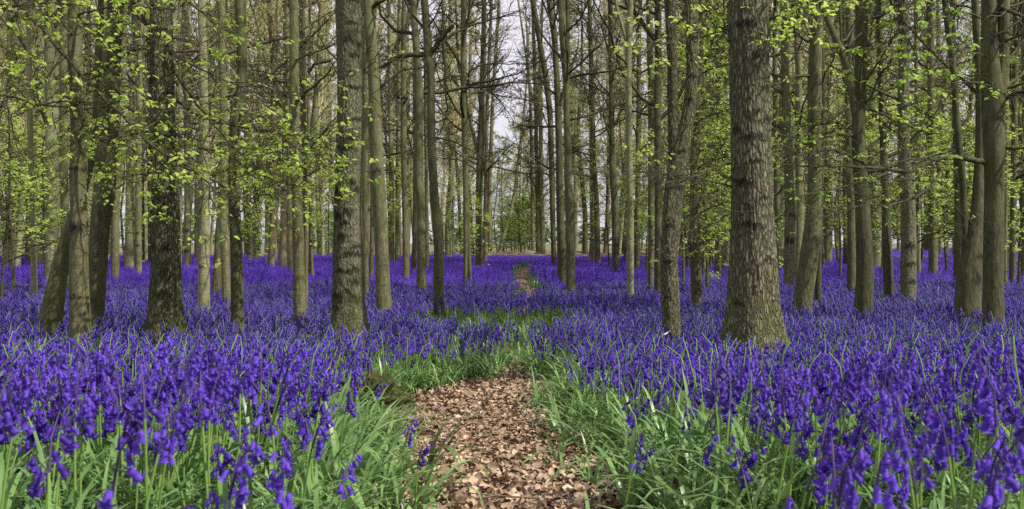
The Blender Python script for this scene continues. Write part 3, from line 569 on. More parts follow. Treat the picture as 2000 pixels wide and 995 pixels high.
bough('T63', [(1828,312),(1836,338),(1822,366),(1790,385),(1740,402),(1690,400),(1600,428)], -.8, 6, 1.3, 20, .45, 40)
bough('T63', [(1765,336),(1740,360),(1715,385),(1680,405)], -.7, 4, 1.2, 8, .35, 10)
bough('T63', [(1735,340),(1690,352),(1640,366),(1600,378),(1515,388)], -.9, 4, 1.3, 18, .45, 30)
bough('T63', [(1700,328),(1660,305),(1620,290),(1590,300),(1560,318)], -.9, 4, 1.3, 12, .4, 20)
bough('T63', [(1960,196),(1985,180),(2010,178)], -.3, 7, 4, 4, .3, 6)
bough('T63', [(1962,290),(1990,291),(2020,286)], -.3, 5, 3, 6, .3, 8)
bough('T63', [(1945,12),(1965,20),(1990,30),(2015,38)], -.3, 7, 4, 5, .4, 6)
bough('T63', [(1950,85),(1975,75),(2010,62)], -.3, 4, 2, 5, .4, 6)
bough('T63', [(1945,170),(1900,160),(1840,165),(1780,172)], -.9, 2.5, 1, 20, .4, 26)
bough('T63', [(1940,150),(1935,170),(1960,185),(1985,170)], -.8, 2, 1, 8, .25, 18, .05)
bough('T63', [(1925,40),(1880,20),(1850,40),(1800,58),(1760,90)], -1.2, 3, 1.1, 20, .4, 70, .06)
bough('T63', [(1925,110),(1890,100),(1850,120),(1800,135),(1765,60)], -1.5, 2.5, 1, 16, .4, 60, .07)
# procedural boughs and foliage: how leafy / how low, by where the tree stands
for k, T in TREE.items():
    if k in ('T46', 'T4', 'T12'): zlo, nl, lf = 3.6, 14, 240
    else:
        x = T['P'][1, 0]/T['d']*F+CX; d = T['d']
        right = x > 1480; left = x < 640
        zlo = 2.2 if (right and d > 9) else 3.0 if d > 11 else 3.4
        if d > 25: zlo = 3.0
        nl = 18 if d < 13 else int(np.clip(14+d*.8, 20, 46)); lf = (1500 if right else 1000 if left else 420)
        if d > 30: lf = int(lf*1.3)
        if k in ('T12', 'T13', 'T17', 'T18', 'T9', 'T36'): lf = 150
    out_, an = grow(T['pf'], zlo, T['H']-.5, nl, T['seed']+5, L0=2.3, r0=.022+.014*(T['d'] > 15), twr=.004 if T['d'] < 11 else .0055 if T['d'] < 20 else .008, ntw=8, ntt=5, elev=(5, 60))
    branch_acc(T['acc'], out_)
    T['lacc'].add(*leaves(leaf_pts(an, lf, T['seed'], .05), .052, .3, T['seed'], six=False))
    obj('branches', T['acc'].mesh('branches', M['twig']), T['root'])
    x = T['P'][1, 0]/T['d']*F+CX
    obj('foliage', T['lacc'].mesh('foliage', M['leaf'] if (x < 640 or 1340 < x < 1700) else M['leafpale'] if 640 <= x <= 1340 else M['leafmid']), T['root'])

# ---- background wood: variants copied as real objects
def bg_variant(seed, bark, leafm, nleaf, r=.17, H=20, zlo=3.2, nl=46, fork=False, L0=2.6, ls=.075):
    g = np.random.default_rng(seed); n = 9
    z = np.linspace(-.2, H, n); P = np.stack([np.cumsum(g.normal(0, .17, n)), np.cumsum(g.normal(0, .17, n)), z], -1); P[0, :2] = 0; P[1, :2] *= .4
    rr = r*np.linspace(1.08, .15, n)**.8
    me = trunk_mesh('trunk', P, rr, M[bark], 0, .25, (), seed, 9, .5)
    def pf(q): return np.stack([np.interp(q, z, P[:, 0]), np.interp(q, z, P[:, 1]), q], -1)
    out_, an = grow(pf, zlo, H, nl, seed+1, L0=L0, r0=.045, elev=(15, 70), ntw=9, ntt=6, twr=.011, tl=1.2)
    if fork:
        o2, an2 = grow(pf, 6, H-3, 9, seed+2, L0=7.5, r0=.065, elev=(58, 80), ntw=16, ntt=7, twr=.011, tl=.8); out_ += o2; an = np.concatenate([an, an2])
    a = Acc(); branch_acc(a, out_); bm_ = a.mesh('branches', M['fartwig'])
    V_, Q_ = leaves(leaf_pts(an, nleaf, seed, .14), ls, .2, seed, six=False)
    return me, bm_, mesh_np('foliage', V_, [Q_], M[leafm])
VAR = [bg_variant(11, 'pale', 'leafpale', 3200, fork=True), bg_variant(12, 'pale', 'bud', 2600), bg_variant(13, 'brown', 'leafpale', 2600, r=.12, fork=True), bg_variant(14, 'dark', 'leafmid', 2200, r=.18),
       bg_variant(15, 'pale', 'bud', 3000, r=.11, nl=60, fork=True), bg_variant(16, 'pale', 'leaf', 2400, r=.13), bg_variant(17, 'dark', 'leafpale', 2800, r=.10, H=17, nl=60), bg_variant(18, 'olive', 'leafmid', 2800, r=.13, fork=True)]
ZONES = [(-400, 330, 'slender far trunk in the crowded wood behind the left pair', 'far trees at the left', [0, 1, 5, 7, 4]),
         (330, 640, 'slender far trunk against pale sky between cracked and scarred trees', 'far trees left of the scarred tree', [0, 1, 5, 4, 2]),
         (640, 980, 'slender far trunk behind the brushwood left of the path', 'far trees left of the path', [0, 2, 4, 1, 6]),
         (980, 1300, 'slender far trunk behind the brushwood right of the path', 'far trees right of the path', [0, 2, 4, 3, 6]),
         (1300, 1620, 'slender far trunk in the green gaps around the biggest tree', 'far trees near the biggest tree', [3, 5, 7, 2]),
         (1620, 2400, 'slender far trunk in the leafy wood at the right', 'far trees at the right', [3, 7, 0, 6, 2])]
used = [(t['x'], t['d']) for t in TREE.values()]
g = np.random.default_rng(5); nb = 0; tries = 0
while nb < 195 and tries < 9000:
    tries += 1
    u = g.uniform(0, 1); d = 27+68*u**.9 if nb < 150 else g.uniform(80, 125)
    px = g.uniform(-60, 2060); x = (px-CX)/F*d
    if 935 < px < 1052 and d < 108: continue
    if d < 52 and (640 < px < 1300): continue
    if min((abs(x-a)*1.0+abs(d-b)*.35) for a, b in used) < .95: continue
    used.append((x, d)); nb += 1
    zone = [q for q in ZONES if q[0] <= px < q[1]][0]
    v = VAR[zone[4][g.integers(len(zone[4]))]]
    root = thing('tree', zone[2], 'tree', (x, d, float(gz(x, d))), zone[3])
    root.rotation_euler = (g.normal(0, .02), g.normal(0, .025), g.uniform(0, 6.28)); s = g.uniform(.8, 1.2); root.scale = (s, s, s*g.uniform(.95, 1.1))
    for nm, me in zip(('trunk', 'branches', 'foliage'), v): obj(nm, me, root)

# ---- shrubs and saplings
def sapling_variant(seed, leafm, H, nleaf, L0=1.3, nl=22, ls=.06):
    g = np.random.default_rng(seed); P = np.zeros((1, 7, 3)); z = np.linspace(-.05, H, 7)
    P[0, :, 2] = z; P[0, 1:, 0] = np.cumsum(g.normal(0, .05*H/4, 6)); P[0, 1:, 1] = np.cumsum(g.normal(0, .05*H/4, 6))
    V_, Q_ = tubes(P, np.linspace(.03, .006, 7)[None]*H/4, 7); st = mesh_np('stem', V_, [Q_], M['dark'], True)
    def pf(q): return np.stack([np.interp(q, z, P[0, :, 0]), np.interp(q, z, P[0, :, 1]), q], -1)
    out_, an = grow(pf, .25*H if H > 2 else .05, H, nl, seed, L0=L0, r0=.014, elev=(-5, 30), ntw=6, ntt=4, twr=.004)
    a = Acc(); branch_acc(a, out_)
    V_, Q_ = leaves(leaf_pts(an, nleaf, seed, .07)*np.array([1, 1, 1]), ls, .2, seed, six=False)
    return st, a.mesh('branches', M['twig']), mesh_np('foliage', V_, [Q_], M[leafm])
HED = sapling_variant(35, 'bushleaf', 4.5, 8000, 2.2, 60, .19)
SAP = [sapling_variant(31, 'leaf', 5.0, 2600, 1.9, 26), sapling_variant(32, 'leafpale', 6.5, 2600, 2.2, 30), sapling_variant(33, 'leaf', 3.5, 1800, 1.5), sapling_variant(34, 'bushleaf', 1.8, 3600, 1.3, 40, .06)]
SPL = [(1120, 33, 1, .9), (1150, 42, 1, 1.1), (1190, 30, 0, .8), (1215, 38, 1, 1.), (1262, 24, 2, 1.), (1335, 20, 0, .9), (1380, 17, 0, .9), (1400, 26, 0, 1.2), (1395, 38, 1, 1.3), (1345, 30, 1, 1.1),
       (1550, 33, 0, 1.2), (1610, 30, 0, 1.2), (1640, 40, 1, 1.2), (1700, 36, 0, 1.1), (1755, 30, 1, 1.), (1800, 40, 0, 1.3), (1850, 34, 0, 1.2), (1875, 24, 2, 1.2), (1925, 36, 1, 1.3), (1975, 26, 0, 1.1), (1960, 44, 1, 1.4), (2000, 32, 0, 1.3),
       (1680, 55, 1, 1.5), (1580, 52, 0, 1.6), (1830, 60, 1, 1.7), (740, 45, 0, 1.), (770, 36, 2, 1.2), (880, 40, 2, 1.1), (900, 52, 1, 1.), (925, 30, 2, .8), (640, 48, 0, 1.2), (665, 50, 1, 1.), (500, 42, 2, 1.1), (440, 45, 0, 1.1), (520, 36, 0, .9), (60, 34, 0, 1.1), (20, 26, 2, 1.3), (110, 40, 1, 1.2), (210, 42, 0, 1.1), (20, 44, 1, 1.4), (350, 38, 2, 1.2), (295, 46, 1, 1.2), (590, 44, 2, 1.3),
       (1450, 48, 0, 1.5), (30, 17, 0, .8), (90, 22, 2, 1.3), (5, 13, 2, .9), (200, 26, 0, .9), (250, 33, 1, 1.), (140, 30, 0, 1.1), (1640, 24, 0, .9), (1790, 22, 2, 1.2), (1720, 27, 0, 1.), (1990, 18, 2, 1.1), (1850, 27, 0, 1.1), (1930, 23, 2, 1.2), (1500, 24, 0, .9), (1440, 30, 0, 1.2), (1375, 21, 2, 1.1), (1390, 32, 0, 1.3), (1510, 30, 1, 1.1), (1240, 48, 1, 1.4), (1300, 46, 0, 1.4), (1020, 66, 1, 1.3), (985, 72, 1, 1.2), (1005, 84, 1, 1.6), (1032, 92, 1, 1.8), (972, 90, 1, 1.6), (1048, 78, 0, 1.2), (955, 76, 1, 1.2), (990, 62, 2, 1.1), (1012, 60, 2, .9), (1030, 72, 0, .9), (1000, 98, 0, 1.9), (1025, 110, 1, 2.2), (980, 106, 0, 2.0)]
def place(side): return 'left' if side < 640 else 'middle' if side < 1330 else 'right'
g = np.random.default_rng(8)
for px, d, v, s in SPL:
    x = (px-CX)/F*d; w = place(px)
    root = thing('beech_sapling', {'left': 'young beech with bright leaf layers among the left trunks', 'middle': 'young beech with pale leaf layers among the middle trunks', 'right': 'young beech with green leaf layers among the right trunks'}[w], 'sapling', (x, d, float(gz(x, d))), 'young beeches among the %s trunks' % w)
    root.rotation_euler = (0, 0, g.uniform(0, 6.28)); root.scale = (s, s, s)
    for nm, me in zip(('stem', 'branches', 'foliage'), SAP[v]): obj(nm, me, root)
for px, d, s, lab in [(1018, 70, 2.1, 'dark green bush closing the glade beyond the path'), (1000, 76, 2.1, 'green bush left behind the glade bush'), (1036, 80, 2.3, 'green bush right behind the glade bush'),
                      (632, 58, 1.5, 'bright green bush seen between olive and scarred trunks'), (650, 62, 1.4, 'green bush touching the scarred trunk at ground level'), (900, 70, 1.5, 'green bush behind the double dark trunk'), (8, 60, 1.6, 'green bush at the left edge beyond the flowers')]:
    x = (px-CX)/F*d; root = thing('bush', lab, 'bush', (x, d, float(gz(x, d)))); root.scale = (s, s, s)
    for nm, me in zip(('stem', 'branches', 'foliage'), SAP[3]): obj(nm, me, root)
# far hedge line closing the wood
g = np.random.default_rng(9)
for k in range(60):
    x = -70+145*(k+g.uniform(0, 1))/60; d = g.uniform(112, 140) if x > 15 else g.uniform(128, 150); s = g.uniform(1.3, 2.1) if x > 15 else g.uniform(.6, .95)
    root = thing('bush', 'hazy green bush of the hedge far behind the wood', 'bush', (x, d, float(gz(x, d))), 'bushes of the far hedge'); root.scale = (s*1.1, s*1.1, s); root.rotation_euler = (0, 0, g.uniform(0, 6))
    for nm, me in zip(('stem', 'branches', 'foliage'), HED): obj(nm, me, root)

# ------------------------------------------------------------------ brushwood, logs, small things
def sticks(n, x0, x1, d0, d1, h, seed, L=(.5, 2.2)):
    g = np.random.default_rng(seed); x = g.uniform(x0, x1, n); d = g.uniform(d0, d1, n)
    z = gz(x, d)+g.uniform(0, 1, n)**1.5*h*(.4+.9*noise2(x*.6, d*.2, seed)); a = g.normal(0, .5, n)+np.where(g.random(n) < .5, 0, np.pi)
    Ln = g.uniform(*L, n); P = np.zeros((n, 4, 3)); D = unit(np.stack([np.cos(a), np.sin(a), g.normal(0, .14, n)], -1))
    for k in range(4): P[:, k] = np.stack([x, d, z], -1)+D*(Ln*(k/3-.5))[:, None]+g.normal(0, .04, (n, 3))*(k > 0)
    return P, g.uniform(.008, .035, n)[:, None]*np.linspace(1, .5, 4)
for nm, n, a, b_, d0, d1, h, lab in [('brushwood', 1700, -5.2, 7.6, 53, 60, .42, 'low tangle of dead branches across the far end of the path'), ('brushwood', 1500, 11, 23, 47, 50, .36, 'long low line of dead branches behind the right trunks'),
                               ('brushwood', 700, -30, -22, 50, 56, .35, 'low dead branches behind the left-edge trunks'), ('brushwood', 500, -17, -6, 56, 62, .25, 'scattered dead branches behind the left middle trunks')]:
    P, r = sticks(n, a, b_, d0, d1, h, int(a*10+400)); V_, Q_ = tubes(P, r, 4)
    tag(obj(nm, mesh_np(nm, V_, [Q_], M['wood'])), lab, kind='stuff')
def log(name, lab, px0, px1, d, r, z, cat='log', m='wood', loc=None):
    a = px2(px0, HY, d); b_ = px2(px1, HY, d+.5); a[2] = b_[2] = 0; n = 9; t = np.linspace(0, 1, n)[:, None]
    P = a*(1-t)+b_*t; P[:, 2] += z+r*.6+np.sin(t[:, 0]*5)*r*.3; P[:, 2] += gz(P[:, 0], P[:, 1])
    rr = r*np.linspace(1, .6, n); V_, Q_ = tubes(P[None], rr[None], 10); c0 = len(V_)
    V_ = np.vstack([V_, P[0], P[-1]]); k = np.arange(10); T1 = np.stack([k, (k+1) % 10, np.full(10, c0)], -1); T2 = np.stack([k+80, (k+1) % 10+80, np.full(10, c0+1)], -1)
    o = obj(name, mesh_np(name, V_, [Q_, T1, T2], M[m], True)); return tag(o, lab, cat)
log('log', 'thin fallen log lying on the brushwood right of the tight cluster', 1118, 1180, 50, .09, .12)
log('log', 'long fallen log at the foot of the right brushwood line', 1600, 1650, 46.5, .10, .1)
log('log', 'fallen log behind the clean olive trunk', 1795, 1862, 46, .10, .12)
log('log', 'fallen log among twigs left of the double dark trunk', 868, 905, 54, .12, .2)
log('cut_log', 'short pale sawn log on the brushwood left of the double trunk', 869, 876, 54, .22, .32, m='cut')
def lump(name, lab, cat, x, d, z, sx, sy, sz, mt, seed, nz=.35, fr=3., res=40):
    th = np.linspace(0, 2*np.pi, res, endpoint=False); ph = np.linspace(.02, np.pi-.02, res//2); T_, P_ = np.meshgrid(th, ph)
    D = np.stack([np.sin(P_)*np.cos(T_), np.sin(P_)*np.sin(T_), np.cos(P_)], -1)
    q = 1+(noise3(D[..., 0]*fr+5, D[..., 1]*fr+5, D[..., 2]*fr+5, seed)-.5)*nz*2+(noise3(D[..., 0]*fr*4+5, D[..., 1]*fr*4+5, D[..., 2]*fr*4+5, seed+1)-.5)*nz*.8
    V_ = (D*q[..., None]*np.array([sx, sy, sz])).reshape(-1, 3); n = res; i = np.arange(res//2-1)[:, None]*n; j = np.arange(n)[None]; j2 = (j+1) % n
    o = obj(name, mesh_np(name, V_, [np.stack([i+j, i+j2, i+n+j2, i+n+j], -1).reshape(-1, 4)], mt, True), None, (x, d, z)); return tag(o, lab, cat)
dm = ground_depth(815); xm = (714-CX)/F*dm
lump('mossy_stump', 'low mossy stump where the dead leaves meet the flowers, left of the path', 'stump', xm, dm+.12, float(gz(xm, dm))+.03, .17, .14, .14, M['moss'], 4, .75, 5.5, 150)
dm = 60; lump('white_stone', 'small white stone beside the pale slim trunk past the brushwood', 'stone', (1034-CX)/F*dm, dm, float(gz(1, dm))+.35, .28, .2, .28, M['chalk'], 8, .2)
def stick(name, lab, pts, d, r):
    P = np.array([px2(x, y, d+dd) for x, y, dd in pts]); n = 12; ti = np.linspace(0, len(P)-1, n); Pi = np.stack([np.interp(ti, np.arange(len(P)), P[:, k]) for k in range(3)], -1)
    V_, Q_ = tubes(Pi[None], np.linspace(r, r*.35, n)[None], 7); return tag(obj(name, mesh_np(name, V_, [Q_], M['cut'], True)), lab, 'stick')
stick('broken_stick', 'pale broken stick leaning at the foot of the scarred tree', [(682, 682, -.25), (697, 660, -.3), (712, 644, -.3)], TREE['T12']['d'], .012)
stick('broken_stick', 'pale broken stick beside the foot of the rough forked tree', [(1283, 668, -.3), (1296, 655, -.3), (1309, 647, -.25)], TREE['T41']['d'], .012)
stick('thin_twig', 'thin pale twig lying in the flowers right of the path stretch', [(1822, 592, 0), (1832, 585, .1), (1833, 560, .2)], 16, .01)

gt = np.random.default_rng(77)
for k in range(9):
    dd = gt.uniform(3.0, 6.0); xx = np.interp(dd, PD, PL)+gt.uniform(.1, .9)*(np.interp(dd, PD, PR)-np.interp(dd, PD, PL)); a_ = gt.uniform(0, 3.1); L_ = gt.uniform(.06, .16); t_ = np.linspace(-1, 1, 6)
    X_ = xx+np.cos(a_)*L_*t_+gt.normal(0, .004, 6); Y_ = dd+np.sin(a_)*L_*t_+gt.normal(0, .004, 6); P_ = np.stack([X_, Y_, gz(X_, Y_)+.05], -1)
    V_, Q_ = tubes(P_[None], np.linspace(.004, .002, 6)[None], 5); tag(obj('twig', mesh_np('twig', V_, [Q_], M['wood'], True)), 'short brown twig lying on the dead leaves of the path', 'twig', 'twigs on the leafy path')
# ------------------------------------------------------------------ bluebells
def bell_geo(L=.021, r=.0050, s=6, tips=True):
    zs = [0, -.12*L, -.5*L, -.8*L, -.95*L]; rs = [.3*r, .95*r, 1.0*r, .98*r, 1.25*r]
    th = np.arange(s)/s*2*np.pi; V = []; Q = []; T = []
    for z, q in zip(zs, rs): V += [(q*math.cos(t), q*math.sin(t), z) for t in th]
    for k in range(len(zs)-1):
        for j in range(s): Q.append((k*s+j, k*s+(j+1) % s, (k+1)*s+(j+1) % s, (k+1)*s+j))
    if tips:
        b0 = 4*s
        for j in range(s):
            t = (j+.5)/s*2*math.pi; V.append((2.7*r*math.cos(t), 2.7*r*math.sin(t), -.80*L)); T.append((b0+j, b0+(j+1) % s, len(V)-1))
    return np.array(V), np.array(Q), np.array(T) if T else np.zeros((0, 3), int)
BV, BQ, BT = bell_geo()
def rot(V, az, tilt):
    c, s = math.cos(tilt), math.sin(tilt); A = np.array([[c, 0, s], [0, 1, 0], [-s, 0, c]]); c, s = math.cos(az), math.sin(az)
    return V@A.T@np.array([[c, -s, 0], [s, c, 0], [0, 0, 1]]).T
def plant_layout(seed):
    g = np.random.default_rng(seed); H = g.uniform(.31, .45); side = g.uniform(0, 6.28); nb = g.integers(8, 14) if seed % 5 else 5
    n = 8; t = np.linspace(0, 1, n); bend = g.uniform(.02, .06); b2 = g.uniform(.5, 1.)
    P = np.stack([bend*t**2+.035*b2*np.clip((t-.8)/.2, 0, 1)**1.5, g.normal(0, .008)*t, H*(t-.06*b2*np.clip((t-.85)/.15, 0, 1)**2)], -1)
    P[0, 2] = -.03
    bells = []
    for k in range(nb):
        f = .72+.28*(k+.5)/nb; p = np.array([np.interp(f, t, P[:, q]) for q in range(3)])
        az = g.normal(0, .8); tilt = g.uniform(.0, .95)*(1-.2*k/nb)
        sc = (1.2-.5*k/nb)*g.uniform(.85, 1.1)*1.03
        off = .012*sc; c = p+np.array([math.cos(az)*off, math.sin(az)*off, -.001])
        bells.append((p, c, az, -tilt, sc))
    return P, bells, side
def make_plant_mesh(seed, simple_=False):
    """one joined mesh with stem / stem top / petals (for the uncountable drift)"""
    P, bells, side = plant_layout(seed); a = Acc(); mats = []
    V_, Q_ = tubes(P[None], np.array([[.0026]*8])*np.linspace(1.1, .7, 8), 3 if simple_ else 5); a.add(V_, Q_); nq_stem = len(Q_)
    BVs, BQs, BTs = bell_geo(s=4, tips=False) if simple_ else (BV, BQ, BT)
    if simple_: BVs = BVs*1.22
    for p, c, az, tilt, sc in bells:
        V_ = rot(BVs*sc, az, tilt)+c
        if len(BTs): a.add(V_, BQs, BTs)
        else: a.add(V_, BQs)
    me = a.mesh('bluebell_plant', M['stem']); me.materials.append(M['bell'] if seed % 3 else M['belldeep'])
    ntri = sum(len(x) for x in a.F[3]); mi = np.ones(len(me.polygons), np.int32); mi[ntri:ntri+nq_stem] = 0
    me.polygons.foreach_set('material_index', mi); return me
def src(name, me):
    return bpy.data.objects.new(name, me)       # only referenced by the scatter
def scatter(name, pts, rotz, scl, idx, srcs, label, tilt=None):
    n = len(pts); me = bpy.data.meshes.new(name); me.vertices.add(n); me.vertices.foreach_set('co', np.asarray(pts, np.float32).ravel())
    rv = np.zeros((n, 3), np.float32); rv[:, 2] = rotz
    if tilt is not None: rv[:, 0] = tilt[0]; rv[:, 1] = tilt[1]
    at = me.attributes.new('rot', 'FLOAT_VECTOR', 'POINT'); at.data.foreach_set('vector', rv.ravel())
    at = me.attributes.new('scl', 'FLOAT', 'POINT'); at.data.foreach_set('value', np.asarray(scl, np.float32))
    at = me.attributes.new('idx', 'INT', 'POINT'); at.data.foreach_set('value', np.asarray(idx, np.int32))
    o = obj(name, me); tag(o, label, kind='stuff')
    ng = bpy.data.node_groups.new(name+'_scatter', 'GeometryNodeTree')
    ng.interface.new_socket('Geometry', in_out='INPUT', socket_type='NodeSocketGeometry'); ng.interface.new_socket('Geometry', in_out='OUTPUT', socket_type='NodeSocketGeometry')
    gi = ng.nodes.new('NodeGroupInput'); go = ng.nodes.new('NodeGroupOutput'); ip = ng.nodes.new('GeometryNodeInstanceOnPoints'); ip.inputs['Pick Instance'].default_value = True
    gg = ng.nodes.new('GeometryNodeGeometryToInstance')
    for s in reversed(srcs):
        oi = ng.nodes.new('GeometryNodeObjectInfo'); oi.inputs['Object'].default_value = s; oi.inputs['As Instance'].default_value = True; ng.links.new(oi.outputs['Geometry'], gg.inputs[0])
    gg2 = gg
    def attr(nm, ty):
        a = ng.nodes.new('GeometryNodeInputNamedAttribute'); a.data_type = ty; a.inputs[0].default_value = nm
        return [s for s in a.outputs if s.enabled and s.name == 'Attribute'][0]
    # join sources as a list of instances
    jn = ng.nodes.new('GeometryNodeJoinGeometry')
    for l in list(ng.links):
        if l.to_node == gg: ng.links.new(l.from_socket, jn.inputs[0])
    ng.nodes.remove(gg)
    ng.links.new(gi.outputs[0], ip.inputs['Points']); ng.links.new(jn.outputs[0], ip.inputs['Instance'])
    ng.links.new(attr('idx', 'INT'), ip.inputs['Instance Index']); ng.links.new(attr('scl', 'FLOAT'), ip.inputs['Scale'])
    e2r = ng.nodes.new('FunctionNodeEulerToRotation'); ng.links.new(attr('rot', 'FLOAT_VECTOR'), e2r.inputs[0]); ng.links.new(e2r.outputs[0], ip.inputs['Rotation'])
    ng.links.new(ip.outputs[0], go.inputs[0])
    md = o.modifiers.new('scatter', 'NODES'); md.node_group = ng
    return o
# flower density read at flower-head height: rows over photo y, columns every 100 px
DY = [480, 500, 700, 725, 750, 780, 815, 850, 900, 1000]
DG = [[1]*21, [1]*21,
 [1]*21,
 [1,1,1,1,1,1,1,1,1,.9,.5,.7,.95,1,1,1,1,1,1,1,1],
 [1,1,1,1,1,.9,.5,.25,.25,.12,.02,.12,.35,.6,.9,1,1,1,1,1,1],
 [1,1,1,.9,.8,.65,.7,.05,.01,.01,.01,.03,.10,.4,.8,.9,1,1,1,1,1],
 [.9,.9,.8,.6,.5,.5,.7,.14,.02,0,.0,.01,.07,.35,.6,.6,.8,1,1,1,1],
 [.6,.6,.6,.45,.35,.3,.35,.10,.03,0,0,.0,.05,.16,.3,.4,.7,.9,1,1,1],
 [.5,.5,.6,.35,.3,.22,.10,.05,.02,0,0,0,.03,.05,.08,.2,.75,.95,1,1,1],
 [.5,.5,.5,.35,.3,.2,.08,.03,.01,0,0,0,.02,.03,.06,.2,.75,.9,.95,1,1]]
DG = np.array(DG, float)
def dens(px, py):
    fy = np.interp(py, DY, np.arange(len(DY))); iy = np.clip(fy.astype(int), 0, len(DY)-2); ty = fy-iy
    fx = np.clip(px/100, 0, 19.999); ix = fx.astype(int); tx = fx-ix
    v = (DG[iy, ix]*(1-tx)+DG[iy, ix+1]*tx)*(1-ty)+(DG[iy+1, ix]*(1-tx)+DG[iy+1, ix+1]*tx)*ty
    def patch(cx, cy, rx, ry, k):
        q = np.exp(-((px-cx)/rx)**4-((py-cy)/ry)**4); return 1-q*(1-k)
    v = v*patch(985, 618, 125, 25, .02)*patch(860, 612, 60, 19, .1)*patch(1012, 624, 46, 20, .08)*patch(1088, 612, 42, 20, .12)*patch(715, 775, 60, 45, .04)*patch(30, 553, 50, 10, .15)*patch(1632, 555, 45, 9, .2)*patch(960, 551, 60, 7, .4)*patch(1085, 665, 25, 10, .6)*patch(895, 665, 25, 8, .5)
    return v
def proj(x, d, z): return CX+x/d*F, HY+(CAMZ-z)/d*F
def clumpn(x, d): return noise2(x*2.3, d*2.3, 21)*.5+noise2(x*7, d*7, 22)*.5
def region(n, d0, d1, seed, pad=1.08, aside=0):
    g = np.random.default_rng(seed); d = np.sqrt(g.uniform(d0*d0, d1*d1, n)); x = d*g.uniform(-.5*pad, .5*pad, n)+g.uniform(-aside, aside, n); return x, d, g
def trunk_ok(x, d):
    ok = np.ones(len(x), bool)
    for T in TREE.values():
        if T['d'] < 30: ok &= (x-T['x'])**2+(d-T['d'])**2 > (T['r'][1]*1.15)**2
    return ok
H0 = .38
def flowers(n, d0, d1, seed, pad=1.08, aside=0):
    x, d, g = region(n, d0, d1, seed, pad, aside); z = gz(x, d); px, py = proj(x, d, z+H0-.05)
    v = dens(px, py)
    v = np.where(path_side(x, d) < np.where(d > 14, .2, .03), 0, v); v = np.where((v < .9) & (d < 5.5), v**1.5, v); v = v*np.where(v > .9, 1, sm(.30, .75, clumpn(x, d)+v*.35)); v = v*np.where(d < 2.3, .75, 1)*np.where(d < 5, .8+.2*sm(.25, .5, noise2(x*1.1+40, d*.8, 31)), .5+.5*sm(.28, .5, noise2(x*.9+40, d*.45, 31)*.6+noise2(x*2.6, d*1.6, 33)*.4))
    v = np.where((d < 1.6) & (px > 420) & (px < 1620), 0, v); k = (g.random(n) < v) & trunk_ok(x, d); return x[k], d[k], z[k], g
near_src = [src('plant_%d' % k, make_plant_mesh(100+k)) for k in range(10)]
mid_src = [src('plant_mid_%d' % k, make_plant_mesh(200+k, True)) for k in range(8)]
# everything up to ~3.5 m is candidate; the 300 nearest in view become objects of their own
area = lambda d0, d1: .54*(d1*d1-d0*d0)
x, d, z, g = flowers(int(area(1.45, 10)*175), 1.45, 10, 41)
px, py = proj(x, d, z+H0)
inview = (px > -10) & (px < 2010) & (py < 1010)
order = np.argsort(np.where(inview, d, 1e9))[:300]; isobj = np.zeros(len(x), bool); isobj[order] = True
r = ~isobj; n = r.sum(); rz = g.normal(0, 1.6, n); sc = g.uniform(.68, 1.15, n)
scatter('bluebell_drift', np.stack([x[r], d[r], z[r]], -1), rz, sc, g.integers(0, 10, n), near_src, 'dense drift of violet bluebells filling the wood floor', (g.normal(0, .09, n), g.normal(0, .09, n)))
ox, od, oz = x[order], d[order], z[order]
# shared part meshes of individual plants
def part_meshes(seed):
    P, bells, side = plant_layout(seed); V_, Q_ = tubes(P[:6][None], .0028*np.linspace(1.15, .85, 6)[None], 6); st = mesh_np('stem', V_, [Q_], M['stem'], True)
    a = Acc(); V_, Q_ = tubes(P[5:][None], .0026*np.linspace(.9, .5, 3)[None], 5); a.add(V_, Q_)
    for p, c, az, tilt, sc in bells:
        q = np.stack([p, (p+c)/2+np.array([0, 0, .004]), c]); V_, Q_ = tubes(q[None], np.full((1, 3), .001), 3); a.add(V_, Q_)
    top = a.mesh('flower_stalk', M['stemtop']); return st, top, bells
PM = [part_meshes(300+k) for k in range(10)]
bell_me = [mesh_np('flower_bell', BV, [BT, BQ], M['bell'], True), mesh_np('flower_bell', BV, [BT, BQ], M['belldeep'], True)]
def cluster_mesh(k):
    a = Acc()
    for p, c, az, tilt, sc in PM[k][2]: a.add(rot(BV*sc, az, tilt)+c, BQ, BT)
    return a.mesh('flower_cluster', M['bell'] if k % 3 else M['belldeep'], True)
CM = [cluster_mesh(k) for k in range(10)]
def bell_label(px, py, d):
    if px > 1650: return 'violet bluebell in the dense clump at the bottom right corner', 'bluebells of the bottom right clump'
    if px > 1300: return 'violet bluebell in the foreground drift right of the path', 'bluebells in the right foreground drift'
    if px > 1040: return 'violet bluebell among strap leaves on the right path edge', 'bluebells on the right path edge'
    if px > 640: return 'violet bluebell on a bare stem at the left path edge', 'bluebells on the left path edge'
    if px > 330: return 'violet bluebell in the foreground drift left of the path', 'bluebells in the left foreground drift'
    return 'violet bluebell in the clump at the bottom left corner', 'bluebells of the bottom left clump'
def add_bluebell(k, x, d, z, rzz, s, label, group, nbell):
    root = thing('bluebell', label, 'flower', (x, d, z), group); root.rotation_euler = (g.normal(0, .08), g.normal(0, .08), rzz); root.scale = (s, s, s)
    st, top, bells = PM[k]; obj('stem', st, root); obj('flower_stalk', top, root)
    if nbell or len(bells) < 7:
        for (p, c, az, tilt, sc) in bells:
            b_ = obj('flower_bell', bell_me[0 if k % 3 else 1], root, tuple(c)); b_.scale = (sc,)*3
            b_.rotation_mode = 'XYZ'; b_.rotation_euler = (0, tilt, az)
    else: obj('flower_cluster', CM[k], root)
